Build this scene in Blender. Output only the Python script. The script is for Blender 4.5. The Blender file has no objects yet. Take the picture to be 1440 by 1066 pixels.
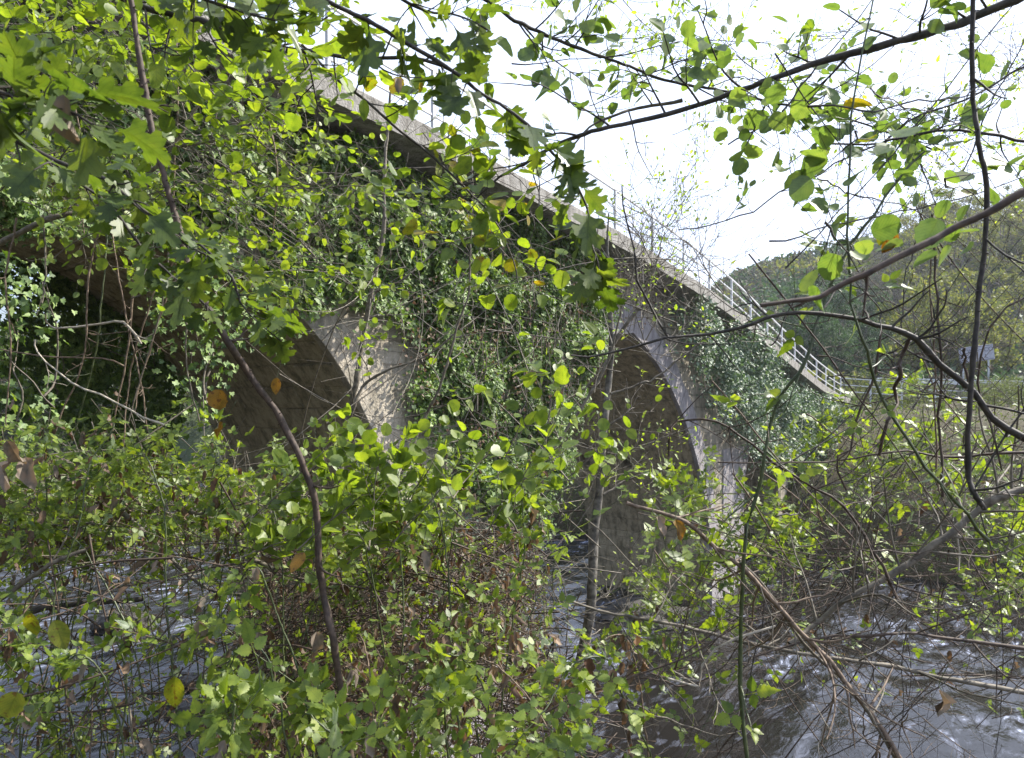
import bpy, math, random
import numpy as np
from mathutils import Vector, noise
rng = np.random.default_rng(7)
C = bpy.context.scene.collection
PI = math.pi
F, CX, HY, CAMZ = 960.0, 720.0, 560.0, 6.2     # focal length, centre and horizon of the photograph, eye height above the water
DX, DY = 0.5869, 0.8096                          # bridge axis on the ground
OX = -7.9

def P(px, py, Y): return np.array([(px-CX)/F*Y, Y, CAMZ+(HY-py)/F*Y])
def proj(p):
    p = np.atleast_2d(p); return CX+F*p[:,0]/p[:,1], HY-F*(p[:,2]-CAMZ)/p[:,1]
def bw(s, t, z): return np.array([OX+DX*s-DY*t, DY*s+DX*t, z])
def inpoly(x, y, poly):
    r = np.zeros(len(x), bool); n = len(poly)
    for i in range(n):
        x1, y1 = poly[i]; x2, y2 = poly[(i+1) % n]
        c = ((y1 > y) != (y2 > y)) & (x < (x2-x1)*(y-y1)/((y2-y1) if y2 != y1 else 1e-9)+x1)
        r ^= c
    return r
def unit(v): return v/np.maximum(np.linalg.norm(v, axis=-1, keepdims=True), 1e-9)

# ------------------------------------------------------------------ objects
def tag(o, label=None, cat=None, group=None, kind=None):
    if label: o['label'] = label
    if cat: o['category'] = cat
    if group: o['group'] = group
    if kind: o['kind'] = kind
    return o
def empty(name, loc, label, cat, group=None, rz=0):
    o = bpy.data.objects.new(name, None); C.objects.link(o); o.location = [float(v) for v in loc]; o.rotation_euler = (0, 0, rz)
    o.empty_display_size = .1
    return tag(o, label, cat, group)
def link(name, me, mat, parent=None, world=True):
    o = bpy.data.objects.new(name, me); C.objects.link(o)
    if mat is not None: me.materials.append(mat)
    if parent is not None:
        o.parent = parent
        if world: o.location = [-v for v in parent.location]      # vertices are in world coordinates, parent unrotated
    return o
def mesh_np(name, V, loops, starts, totals, uv=None, smooth=False):
    me = bpy.data.meshes.new(name)
    me.vertices.add(len(V)); me.vertices.foreach_set('co', np.asarray(V, np.float32).ravel())
    me.loops.add(len(loops)); me.loops.foreach_set('vertex_index', np.asarray(loops, np.int32))
    me.polygons.add(len(starts)); me.polygons.foreach_set('loop_start', np.asarray(starts, np.int32))
    me.polygons.foreach_set('loop_total', np.asarray(totals, np.int32))
    me.polygons.foreach_set('use_smooth', np.full(len(starts), bool(smooth)))
    if uv is not None:
        l = me.uv_layers.new(name='UVMap'); l.data.foreach_set('uv', np.asarray(uv, np.float32)[np.asarray(loops)].ravel())
    me.update(calc_edges=True); return me
def mesh_py(name, V, Fc, uvs=None, smooth=False):
    loops = [i for f in Fc for i in f]; tot = [len(f) for f in Fc]; st = np.concatenate([[0], np.cumsum(tot)[:-1]])
    me = mesh_np(name, V, loops, st, tot, None, smooth)
    if uvs is not None:
        l = me.uv_layers.new(name='UVMap'); l.data.foreach_set('uv', np.array([c for f in uvs for c in f], np.float32).ravel())
    return me

class MB:
    def __init__(s): s.V = []; s.F = []
    def box(s, c, h, ax=None):
        b = len(s.V); ax = ax or (Vector((1,0,0)), Vector((0,1,0)), Vector((0,0,1)))
        for i in (-1,1):
            for j in (-1,1):
                for k in (-1,1): s.V.append(tuple(Vector(c)+ax[0]*h[0]*i+ax[1]*h[1]*j+ax[2]*h[2]*k))
        for f in ((0,1,3,2),(4,6,7,5),(0,4,5,1),(2,3,7,6),(0,2,6,4),(1,5,7,3)): s.F.append([b+q for q in f])
    def bar(s, a, b, w, h):
        a = Vector(a); b = Vector(b); d = (b-a); L = d.length; d.normalize()
        up = Vector((0,0,1)) if abs(d.z) < .9 else Vector((1,0,0))
        sx = d.cross(up).normalized(); uz = sx.cross(d)
        s.box((a+b)/2, (L/2, w/2, h/2), (d, sx, uz))
    def build(s, name, mat, parent=None, bevel=0):
        me = mesh_py(name, s.V, s.F); o = link(name, me, mat, parent, False)
        if bevel:
            m = o.modifiers.new('b', 'BEVEL'); m.width = bevel; m.segments = 2
        return o

# ------------------------------------------------------------------ tubes and leaves
def spline(pts, n):
    pts = np.asarray(pts, float)
    if len(pts) == 2: pts = np.array([pts[0], (pts[0]+pts[1])/2, pts[1]])
    q = np.vstack([2*pts[0]-pts[1], pts, 2*pts[-1]-pts[-2]])
    t = np.linspace(0, len(pts)-1-1e-6, n); i = t.astype(int); f = (t-i)[:,None]
    a, b, c, d = q[i], q[i+1], q[i+2], q[i+3]
    return .5*((2*b)+(c-a)*f+(2*a-5*b+4*c-d)*f*f+(3*b-a-3*c+d)*f**3)
def tubes_mesh(name, tubes, sides=5):
    V = []; Q = []; base = 0
    ang = np.arange(sides)*2*PI/sides; ca = np.cos(ang)[None,:,None]; sa = np.sin(ang)[None,:,None]
    k = np.arange(sides); k2 = (k+1) % sides
    for pts, rad in tubes:
        n = len(pts); T = unit(np.gradient(pts, axis=0))
        ref = np.array([.31,.2,.93]); ref = ref if abs(T[0]@ref) < .9 else np.array([.9,-.3,.1])
        A = unit(np.cross(T, ref)); B = np.cross(T, A)
        R = np.asarray(rad)[:,None,None]
        V.append((pts[:,None,:]+R*(ca*A[:,None,:]+sa*B[:,None,:])).reshape(-1,3))
        i = (np.arange(n-1)*sides)[:,None]
        Q.append(np.stack([base+i+k, base+i+k2, base+i+sides+k2, base+i+sides+k], -1).reshape(-1,4))
        base += n*sides
    if not V: return None
    V = np.concatenate(V); Q = np.concatenate(Q)
    return mesh_np(name, V, Q.ravel(), np.arange(len(Q))*4, np.full(len(Q), 4), None, True)

def half_leaf(half):
    """two half blades sharing the midrib; half = [(x, y), ...] from base to tip"""
    h = np.array(half, float); n = len(h)
    mid = [(0, h[0][1]), (0, .33), (0, .66)]
    V = mid+[tuple(h[-1])]+[(x, y) for x, y in h[:-1]]+[(-x, y) for x, y in h[:-1]]
    V = np.array(V); V[4:4+2*(n-1)][np.abs(V[4:4+2*(n-1)][:,0]) < 1e-6, 0] = 1e-3
    R = [0]+list(range(4, 4+n-1))+[3, 2, 1]
    L = [0, 1, 2, 3]+list(range(4+2*(n-1)-1, 4+(n-1)-1, -1))
    return V, [R, L]
def serr(half, k=.03):
    out = []
    for i, (x, y) in enumerate(half):
        out.append((x*(1+(k if i % 2 else -k)*3), y))
    return out
ov = lambda w, p, n: [(w*math.sin(PI*(i/n)**p)**.8 if 0 < i < n else 0.0, i/n) for i in range(n+1)]
TPL = {}
TPL['round'] = half_leaf(serr([(0,0),(.2,.03),(.34,.12),(.43,.26),(.47,.4),(.48,.54),(.43,.68),(.36,.8),(.22,.92),(.12,.97),(0,.97)], .018))
TPL['oval'] = half_leaf([(0,0),(.16,.1),(.27,.3),(.29,.52),(.2,.77),(.07,.93),(0,1)])
TPL['small'] = half_leaf([(0,0),(.24,.25),(.27,.55),(.1,.88),(0,1)])
TPL['lobed'] = half_leaf([(.015,0),(.05,.12),(.15,.2),(.33,.21),(.42,.28),(.39,.34),(.47,.41),(.35,.46),(.2,.45),(.24,.55),(.41,.6),(.46,.69),(.36,.73),(.37,.8),(.22,.79),(.13,.75),(.16,.88),(.12,.95),(.05,.93),(0,1)])
TPL['ivy'] = half_leaf([(.03,0),(.3,-.12),(.5,.08),(.34,.3),(.46,.5),(.16,.6),(0,1)])
lf = serr([(0,.0),(.16,.04),(.25,.12),(.33,.22),(.34,.33),(.35,.42),(.3,.52),(.29,.6),(.21,.7),(.17,.78),(.1,.86),(.05,.94),(0,1.04)], .04)
v1, f1 = half_leaf(lf)
def place2(v, a, s, o):
    c, q = math.cos(a), math.sin(a); return np.stack([(v[:,0]*c+v[:,1]*q)*s+o[0], (-v[:,0]*q+v[:,1]*c)*s+o[1]], 1)
vv = []; ff = []; uu = []
for a, s, o in ((0, .6, (0,.5)), (1.25, .5, (.05,.33)), (-1.25, .5, (-.05,.33))):
    b = sum(len(x) for x in vv); vv.append(place2(v1, a, s, o)); ff += [[b+i for i in f] for f in f1]; uu.append(v1)
b = sum(len(x) for x in vv); vv.append(np.array([(-.01,0),(.01,0),(.01,.52),(-.01,.52)])); ff.append([b,b+1,b+2,b+3]); uu.append(np.array([(0,0)]*4))
TPL['bramble'] = (np.concatenate(vv), ff); TUV = {'bramble': np.concatenate(uu)}
TPL['dead'] = half_leaf([(0,0),(.2,.1),(.3,.3),(.22,.45),(.3,.6),(.14,.85),(0,1)])

def leaves_mesh(name, kind, pos, dirs, nrm, size, bend=None, fold=None):
    V2, faces = TPL[kind]; UV = TUV.get(kind, V2)
    N = len(pos); n = len(V2)
    d = unit(dirs); x = unit(np.cross(d, nrm)); z = np.cross(x, d)
    bend = rng.normal(.18, .36, N) if bend is None else bend
    fold = rng.uniform(.0, .55, N) if fold is None else fold
    px_ = V2[:,0][None,:]*np.ones((N,1)); py_ = V2[:,1][None,:]
    tw = rng.normal(0, .25, N)[:,None]
    pz = -bend[:,None]*py_**2*1.2+fold[:,None]*np.abs(px_)*.8-.35*px_**2*fold[:,None]+tw*px_*py_
    if kind == 'dead':
        a = px_*rng.uniform(2,5,(N,1)); pz = pz+(1-np.cos(a))*.3; px_ = np.sin(a)*.25; pz = pz+.12*np.sin(py_*9+rng.uniform(0,6,(N,1)))
    W = (pos[:,None,:]+size[:,None,None]*(px_[...,None]*x[:,None,:]+py_[...,None]*d[:,None,:]+pz[...,None]*z[:,None,:])).reshape(-1,3)
    fl = np.concatenate([np.array(f) for f in faces]); tot = np.array([len(f) for f in faces])
    loops = (np.arange(N)[:,None]*n+fl[None,:]).ravel(); totals = np.tile(tot, N)
    starts = np.concatenate([[0], np.cumsum(totals)[:-1]])
    return mesh_np(name, W, loops, starts, totals, np.tile(UV, (N,1)), True)

# ------------------------------------------------------------------ materials
def nt(name):
    m = bpy.data.materials.new(name); m.use_nodes = True; t = m.node_tree; t.nodes.clear()
    return m, t
def N_(t, kind, **kw):
    n = t.nodes.new(kind)
    for k, v in kw.items():
        if k.startswith('i_'):
            key = k[2:]; key = int(key) if key.isdigit() else key.replace('_', ' ')
            n.inputs[key].default_value = v
        else: setattr(n, k, v)
    return n
def ramp(t, stops, inter='LINEAR'):
    r = t.nodes.new('ShaderNodeValToRGB'); r.color_ramp.interpolation = inter
    e = r.color_ramp.elements
    while len(e) < len(stops): e.new(.5)
    for el, (p, c) in zip(e, stops): el.position = p; el.color = (*c, 1) if len(c) == 3 else c
    return r
def leafmat(name, cols, trans=.45, tmul=(1.9,2.0,.5), rough=.42, under=(.20,.26,.16), uf=.35, spots=0, veins=True, spec=.5):
    m, t = nt(name); L = t.links.new
    out = N_(t, 'ShaderNodeOutputMaterial'); g = N_(t, 'ShaderNodeNewGeometry')
    n = len(cols); r = ramp(t, [(i/max(n-1,1), c) for i, c in enumerate(cols)]); L(g.outputs['Random Per Island'], r.inputs[0])
    col = r.outputs[0]
    tcn = N_(t, 'ShaderNodeTexCoord'); bn = N_(t, 'ShaderNodeTexNoise'); bn.inputs['Scale'].default_value = 45; bn.inputs['Detail'].default_value = 5; L(tcn.outputs['Object'], bn.inputs[0])
    br = ramp(t, [(.3, (.55,.62,.6)), (.5, (1,1,1)), (.72, (1.25,1.12,1))]); L(bn.outputs[0], br.inputs[0])
    bm_ = N_(t, 'ShaderNodeMix', data_type='RGBA', blend_type='MULTIPLY'); bm_.inputs[0].default_value = 1; L(col, bm_.inputs[6]); L(br.outputs[0], bm_.inputs[7]); col = bm_.outputs[2]
    if veins:
        uv = N_(t, 'ShaderNodeUVMap'); sp = N_(t, 'ShaderNodeSeparateXYZ'); L(uv.outputs[0], sp.inputs[0])
        ab = N_(t, 'ShaderNodeMath', operation='ABSOLUTE'); L(sp.outputs[0], ab.inputs[0])
        k = N_(t, 'ShaderNodeMath', operation='MULTIPLY_ADD'); L(ab.outputs[0], k.inputs[0]); k.inputs[1].default_value = -.9; L(sp.outputs[1], k.inputs[2])
        k2 = N_(t, 'ShaderNodeMath', operation='MULTIPLY'); L(k.outputs[0], k2.inputs[0]); k2.inputs[1].default_value = 8
        fr = N_(t, 'ShaderNodeMath', operation='PINGPONG'); L(k2.outputs[0], fr.inputs[0]); fr.inputs[1].default_value = .5
        mn = N_(t, 'ShaderNodeMath', operation='MULTIPLY'); L(ab.outputs[0], mn.inputs[0]); mn.inputs[1].default_value = 6
        mi = N_(t, 'ShaderNodeMath', operation='MINIMUM'); L(fr.outputs[0], mi.inputs[0]); L(mn.outputs[0], mi.inputs[1])
        vr = ramp(t, [(0, (.72,.72,.7)), (.12, (1,1,1))]); L(mi.outputs[0], vr.inputs[0])
        mx = N_(t, 'ShaderNodeMix', data_type='RGBA', blend_type='MULTIPLY'); mx.inputs[0].default_value = 1
        L(col, mx.inputs[6]); L(vr.outputs[0], mx.inputs[7]); col = mx.outputs[2]
    if spots:
        tc = N_(t, 'ShaderNodeTexCoord'); no = N_(t, 'ShaderNodeTexNoise'); no.inputs['Scale'].default_value = 90; L(tc.outputs['Object'], no.inputs[0])
        sr = ramp(t, [(.58, (0,0,0)), (.66, (1,1,1))]); L(no.outputs[0], sr.inputs[0])
        mu = N_(t, 'ShaderNodeMath', operation='MULTIPLY'); L(sr.outputs[0], mu.inputs[0]); mu.inputs[1].default_value = spots
        mx = N_(t, 'ShaderNodeMix', data_type='RGBA'); L(mu.outputs[0], mx.inputs[0]); L(col, mx.inputs[6]); mx.inputs[7].default_value = (.09,.035,.01,1); col = mx.outputs[2]
    mu = N_(t, 'ShaderNodeMath', operation='MULTIPLY'); L(g.outputs['Backfacing'], mu.inputs[0]); mu.inputs[1].default_value = uf
    ux = N_(t, 'ShaderNodeMix', data_type='RGBA'); L(mu.outputs[0], ux.inputs[0]); L(col, ux.inputs[6]); ux.inputs[7].default_value = (*under, 1)
    p = N_(t, 'ShaderNodeBsdfPrincipled'); p.inputs['Roughness'].default_value = rough; p.inputs['Specular IOR Level'].default_value = spec
    L(ux.outputs[2], p.inputs['Base Color'])
    tm = N_(t, 'ShaderNodeMix', data_type='RGBA', blend_type='MULTIPLY'); tm.inputs[0].default_value = 1; L(col, tm.inputs[6]); tm.inputs[7].default_value = (*tmul, 1)
    tr = N_(t, 'ShaderNodeBsdfTranslucent'); L(tm.outputs[2], tr.inputs[0])
    ms = N_(t, 'ShaderNodeMixShader'); ms.inputs[0].default_value = trans; L(p.outputs[0], ms.inputs[1]); L(tr.outputs[0], ms.inputs[2]); L(ms.outputs[0], out.inputs[0])
    return m
def barkmat(name, a, b, scale=40, rough=.75, bump=.35):
    m, t = nt(name); L = t.links.new
    out = N_(t, 'ShaderNodeOutputMaterial'); p = N_(t, 'ShaderNodeBsdfPrincipled'); p.inputs['Roughness'].default_value = rough
    tc = N_(t, 'ShaderNodeTexCoord'); no = N_(t, 'ShaderNodeTexNoise'); no.inputs['Scale'].default_value = scale; no.inputs['Detail'].default_value = 6
    L(tc.outputs['Object'], no.inputs[0]); r = ramp(t, [(.35, a), (.65, b)]); L(no.outputs[0], r.inputs[0]); L(r.outputs[0], p.inputs['Base Color'])
    bp = N_(t, 'ShaderNodeBump'); bp.inputs['Strength'].default_value = bump; bp.inputs['Distance'].default_value = .004; L(no.outputs[0], bp.inputs['Height']); L(bp.outputs[0], p.inputs['Normal'])
    L(p.outputs[0], out.inputs[0]); return m
def stonemat(name, cols, brick=None, scale=1.0, bump=.5, dist=.03, mortar=(.10,.09,.075), rough=.9, uvmap=True, stain=(.07,.07,.05), stainf=.6, lichen=.5):
    m, t = nt(name); L = t.links.new
    out = N_(t, 'ShaderNodeOutputMaterial'); p = N_(t, 'ShaderNodeBsdfPrincipled'); p.inputs['Roughness'].default_value = rough
    p.inputs['Specular IOR Level'].default_value = .25
    tc = N_(t, 'ShaderNodeTexCoord')
    n1 = N_(t, 'ShaderNodeTexNoise'); n1.inputs['Scale'].default_value = 2.2*scale; n1.inputs['Detail'].default_value = 10; n1.inputs['Roughness'].default_value = .68; L(tc.outputs['Object'], n1.inputs[0])
    n2 = N_(t, 'ShaderNodeTexNoise'); n2.inputs['Scale'].default_value = 26*scale; n2.inputs['Detail'].default_value = 8; L(tc.outputs['Object'], n2.inputs[0])
    r = ramp(t, [(.3+.4*i/max(len(cols)-1,1), c) for i, c in enumerate(cols)]); L(n1.outputs[0], r.inputs[0]); col = r.outputs[0]
    h = n2.outputs[0]
    if brick:
        vm = N_(t, 'ShaderNodeMix', data_type='RGBA'); vm.inputs[0].default_value = .09
        L(tc.outputs['UV'], vm.inputs[6]); nw = N_(t, 'ShaderNodeTexNoise'); nw.inputs['Scale'].default_value = 2.5; L(tc.outputs['UV'], nw.inputs[0]); L(nw.outputs[1], vm.inputs[7])
        b = N_(t, 'ShaderNodeTexBrick'); b.inputs['Scale'].default_value = 1; b.inputs['Brick Width'].default_value = brick[0]; b.inputs['Row Height'].default_value = brick[1]
        b.inputs['Mortar Size'].default_value = .018; b.inputs['Mortar Smooth'].default_value = .5
        b.inputs['Color1'].default_value = (1,1,1,1); b.inputs['Color2'].default_value = (.62,.6,.58,1); b.inputs['Mortar'].default_value = (.5,.48,.45,1)
        L(vm.outputs[2], b.inputs['Vector'])
        mx = N_(t, 'ShaderNodeMix', data_type='RGBA', blend_type='MULTIPLY'); mx.inputs[0].default_value = .8; L(col, mx.inputs[6]); L(b.outputs[0], mx.inputs[7]); col = mx.outputs[2]
        ad = N_(t, 'ShaderNodeMath', operation='MULTIPLY_ADD'); L(b.outputs['Fac'], ad.inputs[0]); ad.inputs[1].default_value = -1.2; L(n2.outputs[0], ad.inputs[2]); h = ad.outputs[0]
    n3 = N_(t, 'ShaderNodeTexNoise'); n3.inputs['Scale'].default_value = 5*scale; n3.inputs['Detail'].default_value = 9; n3.inputs['Roughness'].default_value = .75
    mp = N_(t, 'ShaderNodeMapping'); mp.inputs['Scale'].default_value = (1,1,.3); mp.inputs['Location'].default_value = (3,7,1); L(tc.outputs['Object'], mp.inputs[0]); L(mp.outputs[0], n3.inputs[0])
    sr = ramp(t, [(.45, (0,0,0)), (.62, (1,1,1))]); L(n3.outputs[0], sr.inputs[0])
    mu = N_(t, 'ShaderNodeMath', operation='MULTIPLY'); L(sr.outputs[0], mu.inputs[0]); mu.inputs[1].default_value = stainf
    mx = N_(t, 'ShaderNodeMix', data_type='RGBA'); L(mu.outputs[0], mx.inputs[0]); L(col, mx.inputs[6]); mx.inputs[7].default_value = (*stain, 1); col = mx.outputs[2]
    if lichen:
        n4 = N_(t, 'ShaderNodeTexNoise'); n4.inputs['Scale'].default_value = 13*scale; n4.inputs['Detail'].default_value = 5; n4.inputs['Roughness'].default_value = .7; L(tc.outputs['Object'], n4.inputs[0])
        lr = ramp(t, [(.6, (0,0,0)), (.68, (1,1,1))]); L(n4.outputs[0], lr.inputs[0])
        mu = N_(t, 'ShaderNodeMath', operation='MULTIPLY'); L(lr.outputs[0], mu.inputs[0]); mu.inputs[1].default_value = lichen
        mx = N_(t, 'ShaderNodeMix', data_type='RGBA'); L(mu.outputs[0], mx.inputs[0]); L(col, mx.inputs[6]); mx.inputs[7].default_value = (.42,.41,.38,1); col = mx.outputs[2]
    L(col, p.inputs['Base Color'])
    bp = N_(t, 'ShaderNodeBump'); bp.inputs['Strength'].default_value = bump; bp.inputs['Distance'].default_value = dist; L(h, bp.inputs['Height']); L(bp.outputs[0], p.inputs['Normal'])
    L(p.outputs[0], out.inputs[0]); return m
def plain(name, c, rough=.5, metal=0):
    m, t = nt(name); p = N_(t, 'ShaderNodeBsdfPrincipled'); o = N_(t, 'ShaderNodeOutputMaterial'); L = t.links.new
    p.inputs['Roughness'].default_value = rough; p.inputs['Metallic'].default_value = metal
    tc = N_(t, 'ShaderNodeTexCoord'); no = N_(t, 'ShaderNodeTexNoise'); no.inputs['Scale'].default_value = 9; no.inputs['Detail'].default_value = 8; L(tc.outputs['Object'], no.inputs[0])
    r = ramp(t, [(.3, tuple(v*.7 for v in c)), (.6, c)]); L(no.outputs[0], r.inputs[0]); L(r.outputs[0], p.inputs['Base Color']); L(p.outputs[0], o.inputs[0]); return m

M = {}
M['round'] = leafmat('leaf_round', [(.095,.145,.018),(.14,.205,.025),(.195,.255,.035)], .52, (1.9,1.85,.6), .45)
M['lobed'] = leafmat('leaf_lobed', [(.045,.08,.014),(.075,.12,.02),(.12,.165,.025)], .5, (1.8,1.7,.6), .45)
M['bramble'] = leafmat('leaf_bramble', [(.075,.12,.022),(.15,.215,.03),(.23,.29,.04)], .45, (1.9,1.85,.5), .45, under=(.27,.32,.27), uf=.5)
M['sprig'] = leafmat('leaf_sprig', [(.16,.24,.03),(.22,.3,.04),(.27,.33,.05)], .5, (1.8,1.8,.7), .5, veins=False)
M['dusky'] = leafmat('leaf_dusky', [(.09,.14,.035),(.12,.18,.045),(.16,.21,.055)], .4, (1.8,1.9,.8), .42)
M['yellow'] = leafmat('leaf_yellow', [(.22,.22,.02),(.16,.2,.02),(.26,.2,.02)], .5, (1.6,1.5,.5), .5, spots=.8, uf=.1)
M['ivy'] = leafmat('leaf_ivy', [(.05,.09,.025),(.09,.15,.035),(.13,.2,.05),(.2,.27,.08)], .2, (2,2.2,.5), .58, under=(.13,.18,.08), veins=False, spec=.5)
M['ivy_shade_tint'] = leafmat('leaf_ivy_shade_tint', [(.06,.10,.06),(.12,.175,.11),(.2,.25,.18)], .15, (1.6,2,.8), .58, under=(.13,.18,.13), veins=False, spec=.6)  # ivy copy with cool shade and sky sheen put into its colour
M['dead'] = leafmat('leaf_dead', [(.09,.06,.04),(.17,.12,.085),(.26,.22,.18),(.12,.06,.035)], .2, (1.4,1.1,.7), .8, under=(.16,.13,.11), veins=False, spec=.2)
M['orange'] = leafmat('leaf_orange', [(.26,.12,.01),(.26,.17,.02)], .4, (1.3,1.0,.4), .5, spots=.8, uf=.1)
M['tree_a'] = leafmat('leaf_willow', [(.10,.13,.04),(.15,.17,.05),(.19,.19,.06)], .4, (1.5,1.5,.6), .6, veins=False, spec=.2)
M['tree_b'] = leafmat('leaf_grey', [(.07,.065,.06),(.10,.09,.08),(.12,.12,.08)], .3, (1.2,1.2,1), .7, veins=False, spec=.2)
M['tree_c'] = leafmat('leaf_pine', [(.03,.06,.03),(.045,.085,.035),(.07,.12,.05)], .25, (1.4,1.6,.8), .6, veins=False, spec=.2)
M['tree_d'] = leafmat('leaf_fresh', [(.07,.09,.04),(.10,.12,.045),(.08,.085,.05)], .4, (1.6,1.7,.6), .55, veins=False, spec=.2)
M['cane'] = barkmat('bark_cane', (.032,.02,.014), (.085,.056,.038), 60)
M['dark'] = barkmat('bark_dark', (.018,.015,.013), (.055,.045,.036), 50)
M['grey'] = barkmat('bark_grey', (.07,.058,.042), (.17,.145,.11), 35)
M['pale'] = barkmat('bark_pale', (.28,.24,.19), (.45,.4,.33), 45)
M['green'] = barkmat('bark_green', (.03,.045,.014), (.07,.085,.03), 40, .5)
M['red'] = barkmat('bark_red', (.085,.055,.036), (.2,.145,.1), 60)
M['trunk'] = barkmat('bark_lichen', (.035,.03,.024), (.17,.155,.13), 22, .85, .8)
M['wall'] = stonemat('rubble_wall', [(.25,.21,.16),(.42,.37,.29),(.34,.31,.26)], (.75,.34), 1, .6, .035, stainf=.65)
M['vault'] = stonemat('vault_stone', [(.22,.19,.12),(.42,.36,.25),(.3,.26,.18)], (1.1,.42), 1, 1.0, .08, stain=(.09,.08,.045), stainf=.75, lichen=.1)
M['vault_block'] = stonemat('vault_blocks', [(.2,.17,.11),(.4,.34,.23),(.3,.26,.18)], None, 1.2, .8, .04, stain=(.08,.07,.04), stainf=.75, lichen=.15)
M['ring'] = stonemat('dressed_stone', [(.19,.178,.176),(.29,.27,.268),(.24,.22,.22)], None, 1, .6, .03, stain=(.13,.11,.11), stainf=.6, lichen=.55)
M['concrete'] = stonemat('weathered_concrete', [(.17,.16,.145),(.29,.275,.25),(.23,.22,.195)], None, 1.4, .7, .03, stain=(.08,.07,.055), stainf=.75, lichen=.35)
M['paint'] = plain('white_paint', (.55,.56,.58), .45)
M['soil'] = stonemat('leaf_litter_soil', [(.05,.038,.022),(.09,.07,.04),(.06,.075,.025)], None, 1.5, 1, .08, stain=(.03,.045,.012), stainf=.6, lichen=0)
M['hill'] = stonemat('hillside_scrub', [(.07,.06,.055),(.06,.085,.035),(.10,.10,.05)], None, .05, 1, .4, stain=(.06,.08,.03), stainf=.4, lichen=0)
M['rock'] = stonemat('wet_rock', [(.05,.045,.04),(.1,.09,.08)], None, 2, .9, .05, rough=.5, stainf=.5, stain=(.02,.025,.012), lichen=.1)
M['signface'] = plain('sign_white', (.36,.37,.44), .5)
M['signink'] = plain('sign_ink', (.1,.11,.16), .5)
M['steel'] = plain('galvanised_steel', (.5,.52,.55), .4, .4)

# ------------------------------------------------------------------ ground
def fbm(x, y, z=0, o=4): return noise.fractal(Vector((x, y, z)), 1.0, 2.0, o)
crestX = [-400,-120,-40,0,20,40,51,64,76,90,150,400]; crestZ = [14,10,9,13,19,27.5,29.5,32,34.5,38,52,75]
def ground(x, y):
    q = DX*x+DY*(y-4.5); n = fbm(x*.25, y*.25)
    if q < 0: return min(4.58, -q*1.27-.1)+n*.22*min(1, -q)
    e = q-23.3
    if e < 0: return -1.3
    z = 5.9*(1-math.exp(-e/3.4))-.1+n*.3*min(1, e/3)
    k = min(max((y-42)/80, 0), 1); k = k*k*(3-2*k)*.75+.25*k
    sx = max(min((x-6)/30, 1), 0)
    return z+(np.interp(x*120/max(y, 60), crestX, crestZ)-5.9+fbm(x*.03, y*.03, 3)*3)*k*(1 if y < 130 else 1+.002*(y-130))
xs = np.unique(np.concatenate([np.linspace(-500,-60,14), np.linspace(-60,-14,28), np.arange(-14,36,.5), np.linspace(36,140,75), np.linspace(140,600,16)]))
ys = np.unique(np.concatenate([np.linspace(-60,-2,14), np.arange(-2,36,.5), np.linspace(36,140,75), np.linspace(140,600,20)]))
V = [(x, y, ground(x, y)) for y in ys for x in xs]; nx = len(xs)
Q = [(j*nx+i, j*nx+i+1, (j+1)*nx+i+1, (j+1)*nx+i) for j in range(len(ys)-1) for i in range(nx-1)]
me = mesh_py('ground', V, Q, None, True); me.materials.append(M['soil']); me.materials.append(M['hill'])
mi = np.array([1 if ys[f//(nx-1)] > 45 else 0 for f in range(len(Q))], np.int32); me.polygons.foreach_set('material_index', mi)
o = bpy.data.objects.new('ground', me); C.objects.link(o); tag(o, 'dark earth riverbank and scrubby valley side', None, None, 'structure')

# river: u along the flow (direction of the bridge width), q across
us = np.unique(np.concatenate([np.linspace(-90,-22,60), np.arange(-22,30,.11), np.linspace(30,120,120)])); qs = np.arange(-1.2, 25.2, .11)
uu_, qq_ = np.meshgrid(us, qs, indexing='ij')
X = -DY*uu_+DX*qq_; Y = DX*uu_+DY*qq_+4.5
Z = np.empty_like(X)
for i in range(len(us)):
    for j in range(len(qs)):
        u = us[i]; q = qs[j]
        rap = .35+.65*max(0, noise.noise(Vector((u*.09+4, q*.16, 2)))*1.6+.35)
        Z[i,j] = rap*(.12*noise.noise(Vector((u*1.1, q*.4, 0)))+.06*noise.noise(Vector((u*2.8, q*1.2, 5)))+.02*noise.noise(Vector((u*7.5, q*4.5, 9)))+.05*abs(noise.noise(Vector((u*.8+9, q*.7, 1)))))
V = np.stack([X, Y, Z], -1).reshape(-1,3); nq = len(qs)
ii, jj = np.meshgrid(np.arange(len(us)-1), np.arange(nq-1), indexing='ij'); a = (ii*nq+jj).ravel()
Q = np.stack([a, a+1, a+nq+1, a+nq], 1)
uvw = np.stack([uu_, qq_], -1).reshape(-1,2)
me = mesh_np('river', V, Q.ravel(), np.arange(len(Q))*4, np.full(len(Q), 4), uvw, True)
m, t = nt('river_water'); L = t.links.new
out = N_(t, 'ShaderNodeOutputMaterial'); p = N_(t, 'ShaderNodeBsdfPrincipled'); p.inputs['IOR'].default_value = 1.33; p.inputs['Specular IOR Level'].default_value = .6
uv = N_(t, 'ShaderNodeUVMap'); mp = N_(t, 'ShaderNodeMapping'); mp.inputs['Scale'].default_value = (1.9,.75,1); L(uv.outputs[0], mp.inputs[0])
n1 = N_(t, 'ShaderNodeTexNoise'); n1.inputs['Scale'].default_value = 1.6; n1.inputs['Detail'].default_value = 9; n1.inputs['Roughness'].default_value = .68; n1.inputs['Distortion'].default_value = .8; L(mp.outputs[0], n1.inputs[0])
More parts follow.
